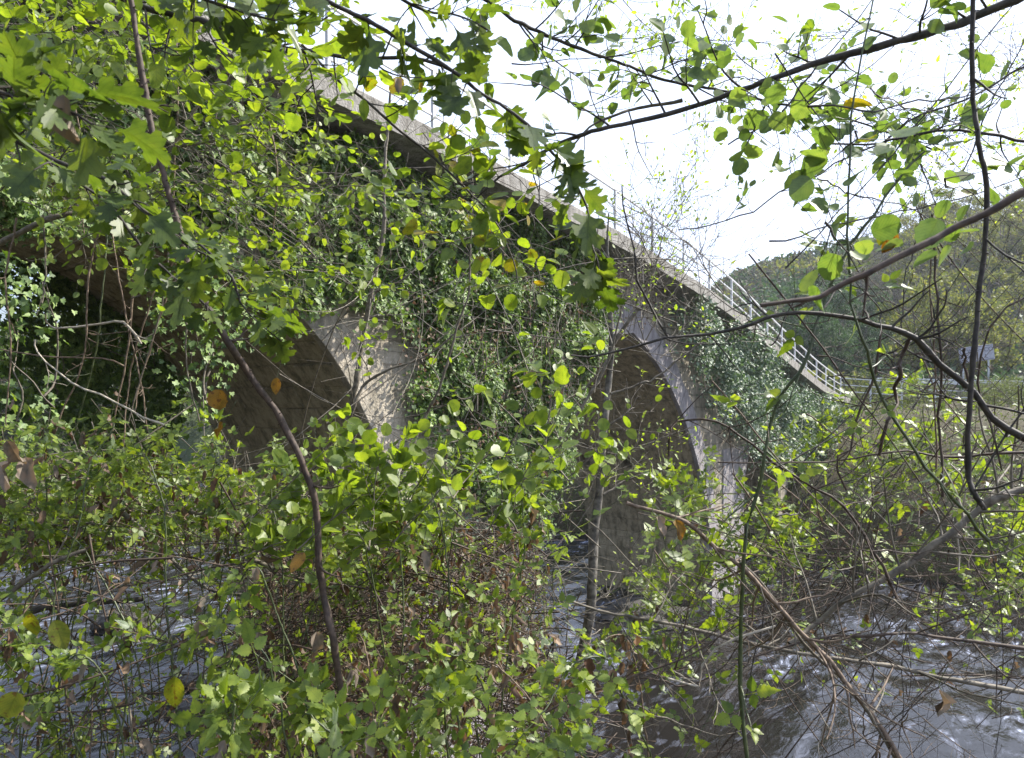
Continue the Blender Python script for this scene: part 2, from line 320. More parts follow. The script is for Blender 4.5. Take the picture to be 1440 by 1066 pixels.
n0 = N_(t, 'ShaderNodeTexNoise'); n0.inputs['Scale'].default_value = .22; n0.inputs['Detail'].default_value = 3; L(uv.outputs[0], n0.inputs[0])
ad = N_(t, 'ShaderNodeMath', operation='MULTIPLY_ADD'); L(n0.outputs[0], ad.inputs[0]); ad.inputs[1].default_value = .55; L(n1.outputs[0], ad.inputs[2])
fr = ramp(t, [(.79, (0,0,0)), (.9, (.15,.15,.15)), (.99, (.85,.85,.85))]); L(ad.outputs[0], fr.inputs[0])
cm = N_(t, 'ShaderNodeMix', data_type='RGBA'); L(fr.outputs[0], cm.inputs[0]); cm.inputs[6].default_value = (.012,.011,.010,1); cm.inputs[7].default_value = (.42,.46,.6,1); L(cm.outputs[2], p.inputs['Base Color'])
rr = N_(t, 'ShaderNodeMapRange'); L(fr.outputs[0], rr.inputs[0]); rr.inputs[3].default_value = .05; rr.inputs[4].default_value = .5; L(rr.outputs[0], p.inputs['Roughness'])
n2 = N_(t, 'ShaderNodeTexNoise'); n2.inputs['Scale'].default_value = 5; n2.inputs['Detail'].default_value = 6; n2.inputs['Distortion'].default_value = .6; L(mp.outputs[0], n2.inputs[0])
bp = N_(t, 'ShaderNodeBump'); bp.inputs['Strength'].default_value = .4; bp.inputs['Distance'].default_value = .03; L(n2.outputs[0], bp.inputs['Height']); L(bp.outputs[0], p.inputs['Normal'])
L(p.outputs[0], out.inputs[0])
tag(link('river', me, m), 'choppy brown river water with white ripples flowing under the bridge', None, None, 'structure')

def rock(px, Y, r, label, sc=(1,1,.7)):
    x = (px-CX)/F*Y
    import bmesh
    bm = bmesh.new(); bmesh.ops.create_icosphere(bm, subdivisions=4, radius=r)
    for v in bm.verts:
        n = v.co.normalized(); d = 1+.35*fbm(n.x*1.4+px, n.y*1.4, n.z*1.4)+.1*noise.noise(n*5)
        v.co = Vector((n.x*sc[0], n.y*sc[1], n.z*sc[2]))*r*d
    me = bpy.data.meshes.new('river_rock'); bm.to_mesh(me); bm.free()
    o = link('river_rock', me, M['rock']); o.location = (x, Y, .0)
    return tag(o, label, 'rock', 'rocks standing in the river')
rock(178, 18.4, .75, 'dark wet rock seen through the left arch, the largest in the river', (1,.8,.75))
rock(262, 14.8, .34, 'small black rock breaking the water at the lower left, above a second one', (1.3,1,.6))
rock(268, 13.6, .42, 'flat black rock awash at the lower left of the river', (1.8,1,.4))
rock(905, 19.2, .8, 'dark boulder against the foot of the right bridge pier', (1.4,1,.6))
rock(860, 24, .5, 'dark low rock in the rapids seen through the right arch', (1.5,1,.5))

# ------------------------------------------------------------------ bridge
T0, T1, TB = .8, 5.0, 5.8; SPR = 2.8
sk = [-14,-4,0,4,8.8,11.1,13,17.9,22.4,25.5,29.1,32.5,36,39.5,41.6,44]; zk = [9.9,10.08,10.12,10.1,10.03,9.96,9.88,9.57,9.13,8.7,8.03,7.45,6.87,6.43,6.22,6.15]
def ztop(s):
    return float(np.mean(np.interp(np.linspace(s-1.2, s+1.2, 9), sk, zk)))
rz = math.atan2(DY, DX)
bridge = empty('stone_bridge', (OX, 0, 0), 'old stone road bridge with high round arches, concrete deck slab and ivy', 'bridge', rz=rz)
SL = .32
# each arch: left arc and right arc (centre s, centre z, radius), foot heights, apex
arches = [dict(L=(6.9,3.5,4.9), R=(6.9,3.5,4.9), zl=3.5, zr=3.5, w=.6, mat='wall'),
          dict(L=(19.8,3.0,4.8), R=(16.29,-.36,8.74), zl=3.0, zr=1.9, w=.66, mat='ring'),
          dict(L=(30.0,2.75,2.2), R=(30.0,2.75,2.2), zl=2.75, zr=2.75, w=.42, mat='ring')]
HZ0, HZ1 = 4.05, 4.38
def arch_arcs(A):
    """angle ranges of the two arcs, foot to apex; they meet where the circles cross"""
    (c0, z0, r0), (c1, z1, r1) = A['L'], A['R']
    if A['L'] == A['R']: sx = c0
    else:
        lo, hi = max(c0-r0, c1-r1)+.01, min(c0+r0, c1+r1)-.01; f = lambda x: (z0+math.sqrt(max(r0*r0-(x-c0)**2, 0)))-(z1+math.sqrt(max(r1*r1-(x-c1)**2, 0)))
        best = 19.2; g = np.linspace(18.0, 20.2, 400); v = [abs(f(x)) for x in g]; sx = float(g[int(np.argmin(v))])
    aL0 = PI-math.asin((A['zl']-z0)/r0); aL1 = math.acos((sx-c0)/r0); aR1 = math.acos((sx-c1)/r1); aR0 = math.asin((A['zr']-z1)/r1)
    return sx, (aL0, aL1), (aR1, aR0)
def profile(A, step=.36, hole=False):
    """points along the soffit, left to right, with the normal into the masonry"""
    sx, (aL0, aL1), (aR1, aR0) = arch_arcs(A); out = []
    (c0, z0, r0), (c1, z1, r1) = A['L'], A['R']
    sl = c0+r0*math.cos(aL0); sr = c1+r1*math.cos(aR0)
    for z in np.arange(-1.6, A['zl']-.2, step): out.append((sl, float(z), -1.0, 0.0))
    for a in np.linspace(aL0, aL1, max(3, int(r0*abs(aL0-aL1)/step))): out.append((c0+r0*math.cos(a), z0+r0*math.sin(a), math.cos(a), math.sin(a)))
    zs_ = None
    if hole:
        h0, h1 = math.asin((HZ0-z1)/r1), math.asin((HZ1-z1)/r1)
        an = list(np.linspace(aR1, h1, max(3, int(r1*(aR1-h1)/step))))+list(np.linspace(h0, aR0, max(3, int(r1*(h0-aR0)/step))))
    else: an = list(np.linspace(aR1, aR0, max(3, int(r1*abs(aR1-aR0)/step))))
    for a in an[1:]: out.append((c1+r1*math.cos(a), z1+r1*math.sin(a), math.cos(a), math.sin(a)))
    for z in np.arange(A['zr']-.2, -1.6, -step): out.append((sr, float(z), 1.0, 0.0))
    out.append((sr, -1.6, 1.0, 0.0))
    return out, sl, sr
VB = []; FB = []; UB = []; VV_ = []; FV = []; UVv = []
def quad(V, Fc, U, pts, uvs): b = len(V); V.extend(pts); Fc.append([b,b+1,b+2,b+3]); U.append(uvs)
def wallstrip(s0, s1, b0, b1):
    n = max(1, int((s1-s0)/.6))
    for k in range(n):
        a = s0+(s1-s0)*k/n; b = s0+(s1-s0)*(k+1)/n; za = b0+(b1-b0)*k/n; zb = b0+(b1-b0)*(k+1)/n
        ta, tb = ztop(a)-SL, ztop(b)-SL
        quad(VB, FB, UB, [(a,T0,za),(b,T0,zb),(b,T0,tb),(a,T0,ta)], [(a,za),(b,zb),(b,tb),(a,ta)])
        quad(VB, FB, UB, [(b,T1,zb),(a,T1,za),(a,T1,ta),(b,T1,tb)], [(b,zb),(a,za),(a,ta),(b,tb)])
pos_ = -14
holes = [(1.5,1.82),(2.95,3.27),(4.4,4.72)]
feet = []
for ai, A in enumerate(arches):
    pr_, sl, sr = profile(A, .36, ai == 1); feet.append((sl, sr))
    wallstrip(pos_, sl, -1.6, -1.6)
    tcut = sorted(set([T0, T1]+([x for h in holes for x in h] if ai == 1 else []))); ul = 0
    Rb = random.Random(40+ai); bv = []; bf = []
    for (sa,za,nax,naz), (sb,zb,nbx,nbz) in zip(pr_[:-1], pr_[1:]):
        ln = math.hypot(sb-sa, zb-za); is_hole = ai == 1 and sa > 21 and abs(za-HZ1) < 1e-4 and abs(zb-HZ0) < 1e-4
        if sb-sa > 1e-6: wallstrip(sa, sb, za, zb)
        for t0, t1 in zip(tcut[:-1], tcut[1:]):
            if is_hole and any(abs(t0-h[0]) < 1e-6 for h in holes):
                D_ = .45; g = lambda k, d, t: ((sa+nax*d, t, za+naz*d) if k == 0 else (sb+nbx*d, t, zb+nbz*d))
                for pts in ([g(0,D_,t0),g(1,D_,t0),g(1,D_,t1),g(0,D_,t1)], [g(0,0,t0),g(1,0,t0),g(1,D_,t0),g(0,D_,t0)], [g(0,D_,t1),g(1,D_,t1),g(1,0,t1),g(0,0,t1)],
                            [g(0,0,t0),g(0,D_,t0),g(0,D_,t1),g(0,0,t1)], [g(1,D_,t0),g(1,0,t0),g(1,0,t1),g(1,D_,t1)]):
                    quad(VV_, FV, UVv, pts, [(0,0),(.1,0),(.1,.1),(0,.1)])
                continue
            quad(VV_, FV, UVv, [(sa,t0,za),(sb,t0,zb),(sb,t1,zb),(sa,t1,za)], [(t0,ul),(t0,ul+ln),(t1,ul+ln),(t1,ul)])
        # the course: squared blocks standing a little proud, joints recessed between them
        segs = [(T0+.1, T1)] if not is_hole else [(T0+.1, holes[0][0]), (holes[0][1], holes[1][0]), (holes[1][1], holes[2][0]), (holes[2][1], T1)]
        for (q0, q1) in segs:
            t = q0
            while t < q1-.02 and ai < 2 and ln > .05:
                w_ = Rb.uniform(.5, 1.15); w_ = q1-t if q1-t-w_ < .35 else w_; d = -Rb.uniform(.006, .045); e = .007/ln
                A0 = (sa+(sb-sa)*e, za+(zb-za)*e); A1 = (sb-(sb-sa)*e, zb-(zb-za)*e); b0 = len(bv)
                for dd in (.02, d):
                    for (pp, nn, tt) in ((A0,(nax,naz),t+.006),(A1,(nbx,nbz),t+.006),(A1,(nbx,nbz),t+w_-.006),(A0,(nax,naz),t+w_-.006)): bv.append((pp[0]+nn[0]*dd, tt, pp[1]+nn[1]*dd+Rb.uniform(-.004,.004)))
                for f in ((4,5,6,7),(0,4,7,3),(1,2,6,5),(0,1,5,4),(3,7,6,2)): bf.append([b0+q for q in f])
                t += w_
        ul += ln
    if bv:
        o = link('vault_courses', mesh_py('vault_courses', bv, bf), M['vault_block'], bridge, False); md = o.modifiers.new('b', 'BEVEL'); md.width = .012; md.segments = 2
    pos_ = sr
wallstrip(pos_, 42.3, -1.6, -1.6)
quad(VB, FB, UB, [(42.3,T0,-1.6),(42.3,T1,-1.6),(42.3,T1,ztop(42.3)-SL),(42.3,T0,ztop(42.3)-SL)], [(0,0),(4,0),(4,8),(0,8)])
link('wall', mesh_py('wall', VB, FB, UB), M['wall'], bridge, False)
link('vault', mesh_py('vault', VV_, FV, UVv), M['vault'], bridge, False)
# arch rings of separate dressed blocks, set proud of the wall
for ai, A in enumerate(arches):
    V_ = []; F_ = []; sx, aL, aR = arch_arcs(A); rw = A['w']; RR_ = random.Random(ai)
    for (c, z0, r), (s0, s1) in ((A['L'], aL), (A['R'], aR)):
        n = max(3, int(r*abs(s0-s1)/.46))
        for k in range(n):
            a0 = s0+(s1-s0)*k/n-.001; a1 = s0+(s1-s0)*(k+1)/n+.001; R1 = r+rw*RR_.uniform(.93,1.04); pr = .02+.014*RR_.random()
            b = len(V_)
            for t in (T0-pr, T0+.09):
                for aa, R in ((a1,r-.04),(a0,r-.04),(a0,R1),(a1,R1)): V_.append((c+R*math.cos(aa), t, z0+R*math.sin(aa)))
            for f in ((0,1,2,3),(7,6,5,4),(1,0,4,5),(2,1,5,6),(3,2,6,7),(0,3,7,4)): F_.append([b+q for q in f])
    o = link('arch_ring', mesh_py('arch_ring', V_, F_), M[A['mat']], bridge, False)
    mod = o.modifiers.new('b', 'BEVEL'); mod.width = .009; mod.segments = 2
# pier facing of dressed blocks below the springing
def blocks(s0, s1, z0, z1, name, seed):
    R = random.Random(seed); mb = MB(); z = z0
    while z < z1-.1:
        h = min(R.uniform(.32,.45), z1-z); s = s0
        if z1-z-h < .15: h = z1-z
        while s < s1-.05:
            w = R.uniform(.45,.95)
            if s1-s-w < .3: w = s1-s
            pr = R.uniform(.02,.05)
            mb.box((s+w/2, T0+.1-pr/2, z+h/2), (w/2-.003, .1+pr/2, h/2-.003)); s += w
        z += h
    o = mb.build(name, M['ring'], bridge, .008); return o
blocks(feet[1][1]-.03, 27.8, -1.5, 1.9, 'pier_facing', 3)
blocks(25.75, 27.8, 1.9, 4.6, 'pier_facing', 3)
blocks(feet[0][1]+.0, feet[1][0]+.0, -1.5, 3.2, 'pier_facing', 4)
# deck slab following the hump
ss = np.arange(-14, 42.8, .25); V_ = []; F_ = []
rs = random.Random(5)
for s in ss:
    z = ztop(s); j = .012*noise.noise(Vector((s*2,0,0))); 
    V_ += [(s,0+j,z-SL),(s,0+j*.5,z-.03),(s,.03,z+j),(s,TB,z),(s,TB,z-SL),(s,T0,z-SL-.012),(s,.12,z-SL-.002)]
for i in range(len(ss)-1):
    for k in range(7):
        a = i*7+k; b = i*7+(k+1) % 7; F_.append([b, a, a+7, b+7])
F_.append(list(range(7))[::1]); F_.append([len(ss)*7-1-k for k in range(7)])
link('deck_slab', mesh_py('deck_slab', V_, F_), M['concrete'], bridge, False)
# railing with posts
rail = MB(); prev = None
step = 1.86; s_first = 21.15
sp = [s_first+step*k for k in range(-14, 10)]+[39.75,41.3]
railing = None
for h, th in ((.95,.042),(.62,.03),(.3,.03)):
    for a, b in zip(sp[:-1], sp[1:]):
        n = 2
        for k in range(n):
            x0 = a+(b-a)*k/n; x1 = a+(b-a)*(k+1)/n
            rail.bar((x0,.22,ztop(x0)+h), (x1+.004,.22,ztop(x1)+h), th, th)
railing = rail.build('railing', M['paint'], bridge)
for s in sp:
    mb = MB(); z = ztop(s); mb.box((s,.22,z+.455), (.026,.026,.468)); mb.box((s,.22,z+.01), (.07,.07,.012)); mb.build('post', M['paint'], railing, .004)

# railing beyond the bridge
rr_ = empty('road_railing', (16.0, 32.4, 5.9), 'short white three-bar railing turning off along the road at the bridge end', 'railing')
pts = [bw(41.3,.22,0)[:2], np.array([19.2,32.2]), np.array([23.0,32.6])]
mb = MB()
seq = [(pts[0][0],pts[0][1],6.24),(17.7,33.7,6.15),(19.3,33.8,6.05),(21,33.9,5.98),(22.8,34,5.92)]
for h in (.95,.62,.3):
    for a, b in zip(seq[:-1], seq[1:]): mb.bar((a[0]-16,a[1]-32.4,a[2]+h-5.9), (b[0]-16,b[1]-32.4,b[2]+h-5.9), .045, .045)
mb.build('rail', M['paint'], rr_)
for q in seq[1:]:
    mb = MB(); mb.box((q[0]-16, q[1]-32.4, q[2]-5.9+.3), (.03,.03,.67)); mb.build('post', M['paint'], rr_)
# road sign and crash barrier on the far road
sg = empty('road_sign', (31.3, 46, 6.45), 'white rectangular place sign on two posts beside the road beyond the river', 'sign', rz=-.1)
mb = MB(); mb.box((0,0,0), (1.1,.03,.52)); panel = mb.build('panel', M['signface'], sg, .01); panel.rotation_euler = (0,-.13,0); panel.location = (0,0,2.75)
mb = MB()
for a in (.46,-.46): mb.box((0,-.034,a), (1.05,.006,.018))
fr_ = mb.build('sign_border', M['signink'], panel)
def sign_text(body, x, z, size):
    cu = bpy.data.curves.new('lettering', 'FONT'); cu.body = body; cu.size = size; cu.extrude = .004; cu.align_x = 'CENTER'
    ob = bpy.data.objects.new('lettering', cu); C.objects.link(ob); bpy.context.view_layer.update()
    me = bpy.data.meshes.new_from_object(ob.evaluated_get(bpy.context.evaluated_depsgraph_get())); bpy.data.objects.remove(ob)
    o = link('lettering', me, M['signink'], panel, False); o.rotation_euler = (PI/2,0,0); o.location = (x,-.037,z)
sign_text('CONC   CO', 0, .08, .4); sign_text('D   A L', .08, -.36, .4)
for x in (-.8,.8):
    mb = MB(); mb.box((x,.09,1.3), (.05,.05,1.75)); mb.build('post', M['steel'], sg)
gb = empty('crash_barrier', (29, 43, 6.2), 'pale steel crash barrier along the road on the far bank', 'barrier')
mb = MB()
for dz in (.75,.62,.52): mb.bar((-6,0,dz+.5), (9,3,dz+.3), .05 if dz == .62 else .08, .1)
mb.build('rail', M['steel'], gb)
for k in range(8): mb = MB(); mb.box((-6+15*k/7,.1+3*k/7,.2), (.05,.06,.75)); mb.build('post', M['steel'], gb)

# ------------------------------------------------------------------ ivy
ZU = np.array([0,0,1.0]); NW = np.array([DY,-DX,0.0])          # outward normal of the near face
def ivy(label, poly, T, n, thick, mat, size=(.035,.07), seed=1, holes_=(), droop=.5, stems=60, group=None, wild=.5, strands=True, cl=2.2):
    R = np.random.default_rng(seed)
    S = R.uniform(-6, 42, n*24); Zz = R.uniform(0, 10.2, n*24)
    W = np.stack([OX+DX*S-DY*T, DY*S+DX*T, Zz], 1)
    ok = W[:,1] > .5; W = W[ok]; S = S[ok]; Zz = Zz[ok]
    px, py = proj(W)
    jx = px+R.normal(0, 9, len(px)); jy = py+R.normal(0, 9, len(px))
    ok = inpoly(jx, jy, poly)
    for h in holes_: ok &= ~inpoly(jx, jy, h)
    top = np.array([np.interp(s, sk, zk) for s in S[ok]])-SL-.03
    W = W[ok]; S = S[ok]; Zz = Zz[ok]; k = Zz < top; W = W[k]; S = S[k]; Zz = Zz[k]
    # lumpy density: leaves gather in clumps with gaps between
    bump = np.array([fbm(s*cl*.6, z*cl*.6, seed, 3) for s, z in zip(S, Zz)]); fine = np.array([noise.noise(Vector((s*3.5, z*3.5, seed+7))) for s, z in zip(S, Zz)])
    keep = R.random(len(S)) < np.clip(.72+bump*.8+fine*.5, .06, 1); W = W[keep]; bump = bump[keep]; fine = fine[keep]
    if len(W) > n: W = W[:n]; bump = bump[:n]; fine = fine[:n]
    out = thick*(.35+np.clip(bump+.35, 0, 1.2)*.8+.18*fine)*R.power(2.2, len(W))
    # the slab overhangs by 0.8 m: keep the growth under it or just past its edge
    pos = W+NW*out[:,None]
    nr = unit(NW*.7+ZU*.65+R.normal(0, wild, (len(W),3))); dr = unit(-ZU*droop+NW*.35+R.normal(0, .6, (len(W),3)))
    sz = size[0]+(size[1]-size[0])*R.random(len(W))**1.3
    root = empty('ivy', W[np.argmin(W[:,2])], label, 'ivy', group)
    if stems:
        tb = []
        for _ in range(stems):
            i = R.integers(len(W)); p0 = W[i]+NW*.05; L_ = R.uniform(.6, 2.4)
            q = [p0]
            d = np.array([0,0,1.0]) if R.random() < .5 else unit(np.array([DX*R.normal(), DY*R.normal(), .8]))
            for k_ in range(5): q.append(q[-1]+(d+R.normal(0,.25,3))*L_/5)
            q = np.array(q); a_, b_ = proj(q)
            if not inpoly(a_, b_, poly).all(): continue
            tb.append((spline(q, 14)+NW*R.uniform(0, thick*.6), np.linspace(.012, .004, 14)*R.uniform(.6,1.4)))
        if tb: link('stem', tubes_mesh('stem', tb, 5), M['grey'], root)
    link('foliage', leaves_mesh('foliage', 'ivy', pos, dr, nr, sz), mat, root)
    return root, pos
arch2 = [(742,900),(742,700),(775,620),(812,545),(838,500),(858,482),(880,476),(905,488),(935,520),(965,575),(985,640),(995,700),(1000,850)]
ivy('thick dark green ivy covering the wall above and beside the left arch',
    [(-40,40),(120,20),(300,70),(400,110),(470,150),(550,215),(640,245),(735,283),(800,320),(835,352),(842,425),(835,470),(800,560),(785,620),(752,720),(742,760),(700,745),(660,690),(610,620),(560,560),(600,500),(545,445),(470,420),(430,440),(395,425),(330,385),(250,360),(150,330),(60,330),(-40,340)],
    T0, 70000, .5, M['ivy'], (.045,.08), 11, (), .6, 90, wild=.38)
ivy('bright hanging ivy on the pier edge at the right of the left arch opening',
    [(185,370),(330,380),(400,420),(425,470),(330,500),(312,545),(285,600),(262,590),(235,560),(200,500)], T0-.05, 9000, .35, M['ivy'], (.045,.085), 12, (), .9, 40)
ivy('pale green ivy hanging at the far left edge of the left arch', [(-60,360),(55,370),(72,450),(75,540),(60,625),(-60,640)], T0, 7000, .4, M['ivy'], (.05,.09), 13, (), .9, 40)
ivy('dark shaded ivy curtain hanging over the back of the left arch', [(-60,350),(20,360),(150,400),(215,430),(240,500),(238,580),(205,655),(120,648),(80,600),(-60,580)], T1+.1, 26000, .6, M['ivy'], (.07,.12), 14, (), .9, 40, cl=1.2)
ivy('bushy shade-tinted blue-green ivy mass on the wall right of the right arch, below the railing',
    [(925,430),(965,425),(1010,462),(1060,500),(1100,535),(1140,565),(1190,600),(1200,625),(1165,650),(1110,650),(1075,640),(1052,655),(1035,618),(1000,590),(975,545),(945,480)], T0, 32000, 1.35, M['ivy_shade_tint'], (.06,.11), 15, (), .5, 60, wild=.38, cl=1.1)
ivy('grey dead ivy stems tangled on the wall over the crown of the right arch', [(815,375),(870,360),(930,400),(985,450),(960,470),(925,455),(885,448),(850,445),(838,430)], T0, 1800, .4, M['dead'], (.03,.06), 16, (), .6, 140, wild=.8)
ivy('brown withered ivy leaves between the stems in the middle of the spandrel', [(560,400),(640,380),(740,330),(810,350),(840,420),(800,540),(760,640),(700,720),(640,640),(560,540)], T0-.2, 3000, .25, M['dead'], (.03,.06), 17, (), .9, 90, wild=.8)
ivy('ragged ivy skirt low on the pier between the two arches', [(640,640),(742,650),(742,760),(730,900),(640,900),(560,760)], T0-.03, 5500, .35, M['ivy_shade_tint'], (.035,.07), 18, (), .8, 120, wild=.6)

# ------------------------------------------------------------------ trees beyond
def crown(R, n, rad, h0, h1, size, blobs=14, flat=1.0):
    c = []; cs = []
    for _ in range(blobs):
        a = R.uniform(0, 2*PI); f = R.random(); rr = rad*math.sqrt(R.random())*(1.0-.55*abs(f-.4)); c.append([math.cos(a)*rr, math.sin(a)*rr, h0+(h1-h0)*f]); cs.append(rad*R.uniform(.22,.48))
    c = np.array(c); cs = np.array(cs); i = R.integers(blobs, size=n)
    p = c[i]+unit(R.normal(0,1,(n,3)))*(cs[i]*R.power(2, n))[:,None]*np.array([1,1,.8*flat])
    nr = unit(R.normal(0,1,(n,3))+ZU*.7); d = unit(R.normal(0,1,(n,3)))
    return p, d, nr, R.uniform(.6,1.3,n)*size, c, cs
def proto_tree(kind, name, label, cat, rad, H, n, size, mat, seed, group, h0=.25, stems=1, leaf='small', blobs=16):
    R = np.random.default_rng(seed)
    root = empty(name, (0,0,0), label, cat, group)
    p, d, nr, s, c, cs = crown(R, n, rad, H*h0, H*.95, size, blobs)
    tb = []
    for k in range(stems):
        b = R.normal(0, .15*stems**.5, 3)*[1,1,0]; tipp = np.array([R.normal(0,rad*.3), R.normal(0,rad*.3), H*.85])
        path = spline([b, b+(tipp-b)*.35+R.normal(0,.12,3), b+(tipp-b)*.7+R.normal(0,.2,3), tipp], 14)
        r0 = H*.018/(stems**.4); tb.append((path, np.linspace(r0, r0*.15, 14)))
    trunk = tubes_mesh('trunk', tb[:], 7); link('trunk', trunk, M['trunk'], root, False)
    lb = []
    for q in c:
        path = tb[R.integers(len(tb))][0]; z = q[2]-R.uniform(.1,.3)*H; j = int(np.argmin(np.abs(path[:,2]-max(z, H*.12)))); a = path[j]
        lb.append((spline([a, (a+q)/2+R.normal(0,.1,3), q], 8), np.linspace(H*.007, H*.0015, 8)))
        for _ in range(5):
            e = q+unit(R.normal(0,1,3))*rad*.4; lb.append((spline([q, (q+e)/2+R.normal(0,.08,3), e], 5), np.linspace(H*.0022, H*.0006, 5)))
    link('branch', tubes_mesh('branch', lb, 4), M['grey'], root, False)
    link('crown', leaves_mesh('crown', leaf, p, d, nr, s), mat, root, False)
    return root
def copy_tree(root, loc, rz=0, sc=1.0, label=None, group=None):
    r = root.copy(); C.objects.link(r); r.location = [float(v) for v in loc]; r.rotation_euler = (0,0,rz); r.scale = (sc,)*3
    if label: r['label'] = label
    if group: r['group'] = group
    for ch in list(root.children): c = ch.copy(); C.objects.link(c); c.parent = r
    return r
PT = {
 'willow': proto_tree('w', 'yellow_tree', 'yellow-green budding tree on the hillside beyond the road', 'tree', 2.6, 6.5, 3000, .21, M['tree_a'], 21, 'budding trees on the far slope', .12, 3),
 'bare': proto_tree('b', 'bare_tree', 'grey leafless thicket tree on the far hillside', 'tree', 2.4, 5.5, 1500, .12, M['tree_b'], 22, 'grey bare trees on the far slope', .1, 4, blobs=22),
 'pine': proto_tree('p', 'pine_tree', 'dark green young pine on the slope behind the railing', 'tree', 1.5, 5.5, 3200, .13, M['tree_c'], 23, 'young pines behind the railing', .05, 1),
 'fresh': proto_tree('f', 'riverside_tree', 'fresh green riverside tree on the far bank below the road', 'tree', 2.2, 5.0, 4200, .11, M['tree_d'], 24, 'fresh green trees on the far bank', .1, 3),
}
R = np.random.default_rng(5)
first = dict.fromkeys(PT, True)
def put(kind, x, y, sc, z=None):
    z = ground(x, y)-.15 if z is None else z
    if first[kind]:
        o = PT[kind]; o.location = (x, y, z); o.scale = (sc,)*3; first[kind] = False; return o
    return copy_tree(PT[kind], (x, y, z), R.uniform(0, 6.28), sc)
for _ in range(34):                                     # hillside, by direction and distance
    px = R.uniform(1290, 1500); Y_ = R.uniform(52, 112); put('willow', (px-CX)/F*Y_, Y_, R.uniform(.8,1.35))
for _ in range(26):
    px = R.uniform(1190, 1480); Y_ = R.uniform(70, 118); put('bare', (px-CX)/F*Y_, Y_, R.uniform(.8,1.3))
for _ in range(24):
    px = R.uniform(1120, 1245); Y_ = R.uniform(48, 75); put('pine', (px-CX)/F*Y_, Y_, R.uniform(.8,1.3))
for _ in range(16):
    px = R.uniform(1200, 1480); Y_ = R.uniform(34, 42); x = (px-CX)/F*Y_; o = put('fresh', x, Y_, R.uniform(.55,.85), min(ground(x, Y_)-.2, 3.6))
for _ in range(18):                                     # upstream far bank, seen through the left arch
    px = R.uniform(-90, 330); Y_ = R.uniform(54, 70); put('fresh', (px-CX)/F*Y_, Y_, R.uniform(2.2,3.2))
# hillside scrub too dense to count
n = 36000; px = R.uniform(1000, 1520, n); Y_ = 44+R.power(1.3, n)*86; x = (px-CX)/F*Y_
z = np.array([ground(a, b) for a, b in zip(x, Y_)]); pos = np.stack([x, Y_, z+R.random(n)**1.5*1.6], 1)
k1 = np.array([noise.noise(Vector((a*.07, b*.07, 3))) for a, b in zip(x, Y_)])+R.normal(0,.12,n)
for nm, sel, mt, lb_ in (('hillside_scrub', k1 > .12, M['tree_a'], 'yellowish scrub covering the far hillside'), ('hillside_heath', (k1 <= .12) & (k1 > -.12), M['tree_b'], 'purplish grey heath on the far hillside'), ('hillside_gorse', k1 <= -.12, M['tree_c'], 'dark green gorse on the far hillside')):
    m_ = int(sel.sum()); tag(link(nm, leaves_mesh(nm, 'small', pos[sel], unit(R.normal(0,1,(m_,3))), unit(R.normal(0,1,(m_,3))+ZU*.6), R.uniform(.3,.8,m_)), mt), lb_, 'scrub', None, 'stuff')
# far-bank undergrowth
n = 26000; u = R.uniform(-26, 42, n); e = R.power(.8, n)*9; q = 23.3+e
x = -DY*u+DX*q; y = DX*u+DY*q+4.5
ok = np.array([not (a > T0-.3 and a < TB+.5) for a in u+0*u-((OX)*-DY+(-4.5)*DX)]) if False else np.ones(n, bool)
z = np.array([ground(a, b) for a, b in zip(x, y)]); hh = R.random(n)**1.3*np.array([.8+.9*max(0, noise.noise(Vector((a*.5, b*.5, 1)))+.3) for a, b in zip(x, y)])
sB = (x-OX)*DX+y*DY; tB = -(x-OX)*DY+y*DX; ok = ~((tB > .3) & (tB < 6.2) & (sB > 20) & (sB < 41))
n_ = int(ok.sum()); pos = np.stack([x, y, z+hh], 1)[ok]
tag(link('bank_undergrowth', leaves_mesh('bank_undergrowth', 'small', pos, unit(R.normal(0,1,(n_,3))), unit(R.normal(0,1,(n_,3))+ZU*.8), R.uniform(.06,.14,n_)), M['tree_d']), 'low green undergrowth along the foot of the far bank', 'undergrowth', None, 'stuff')

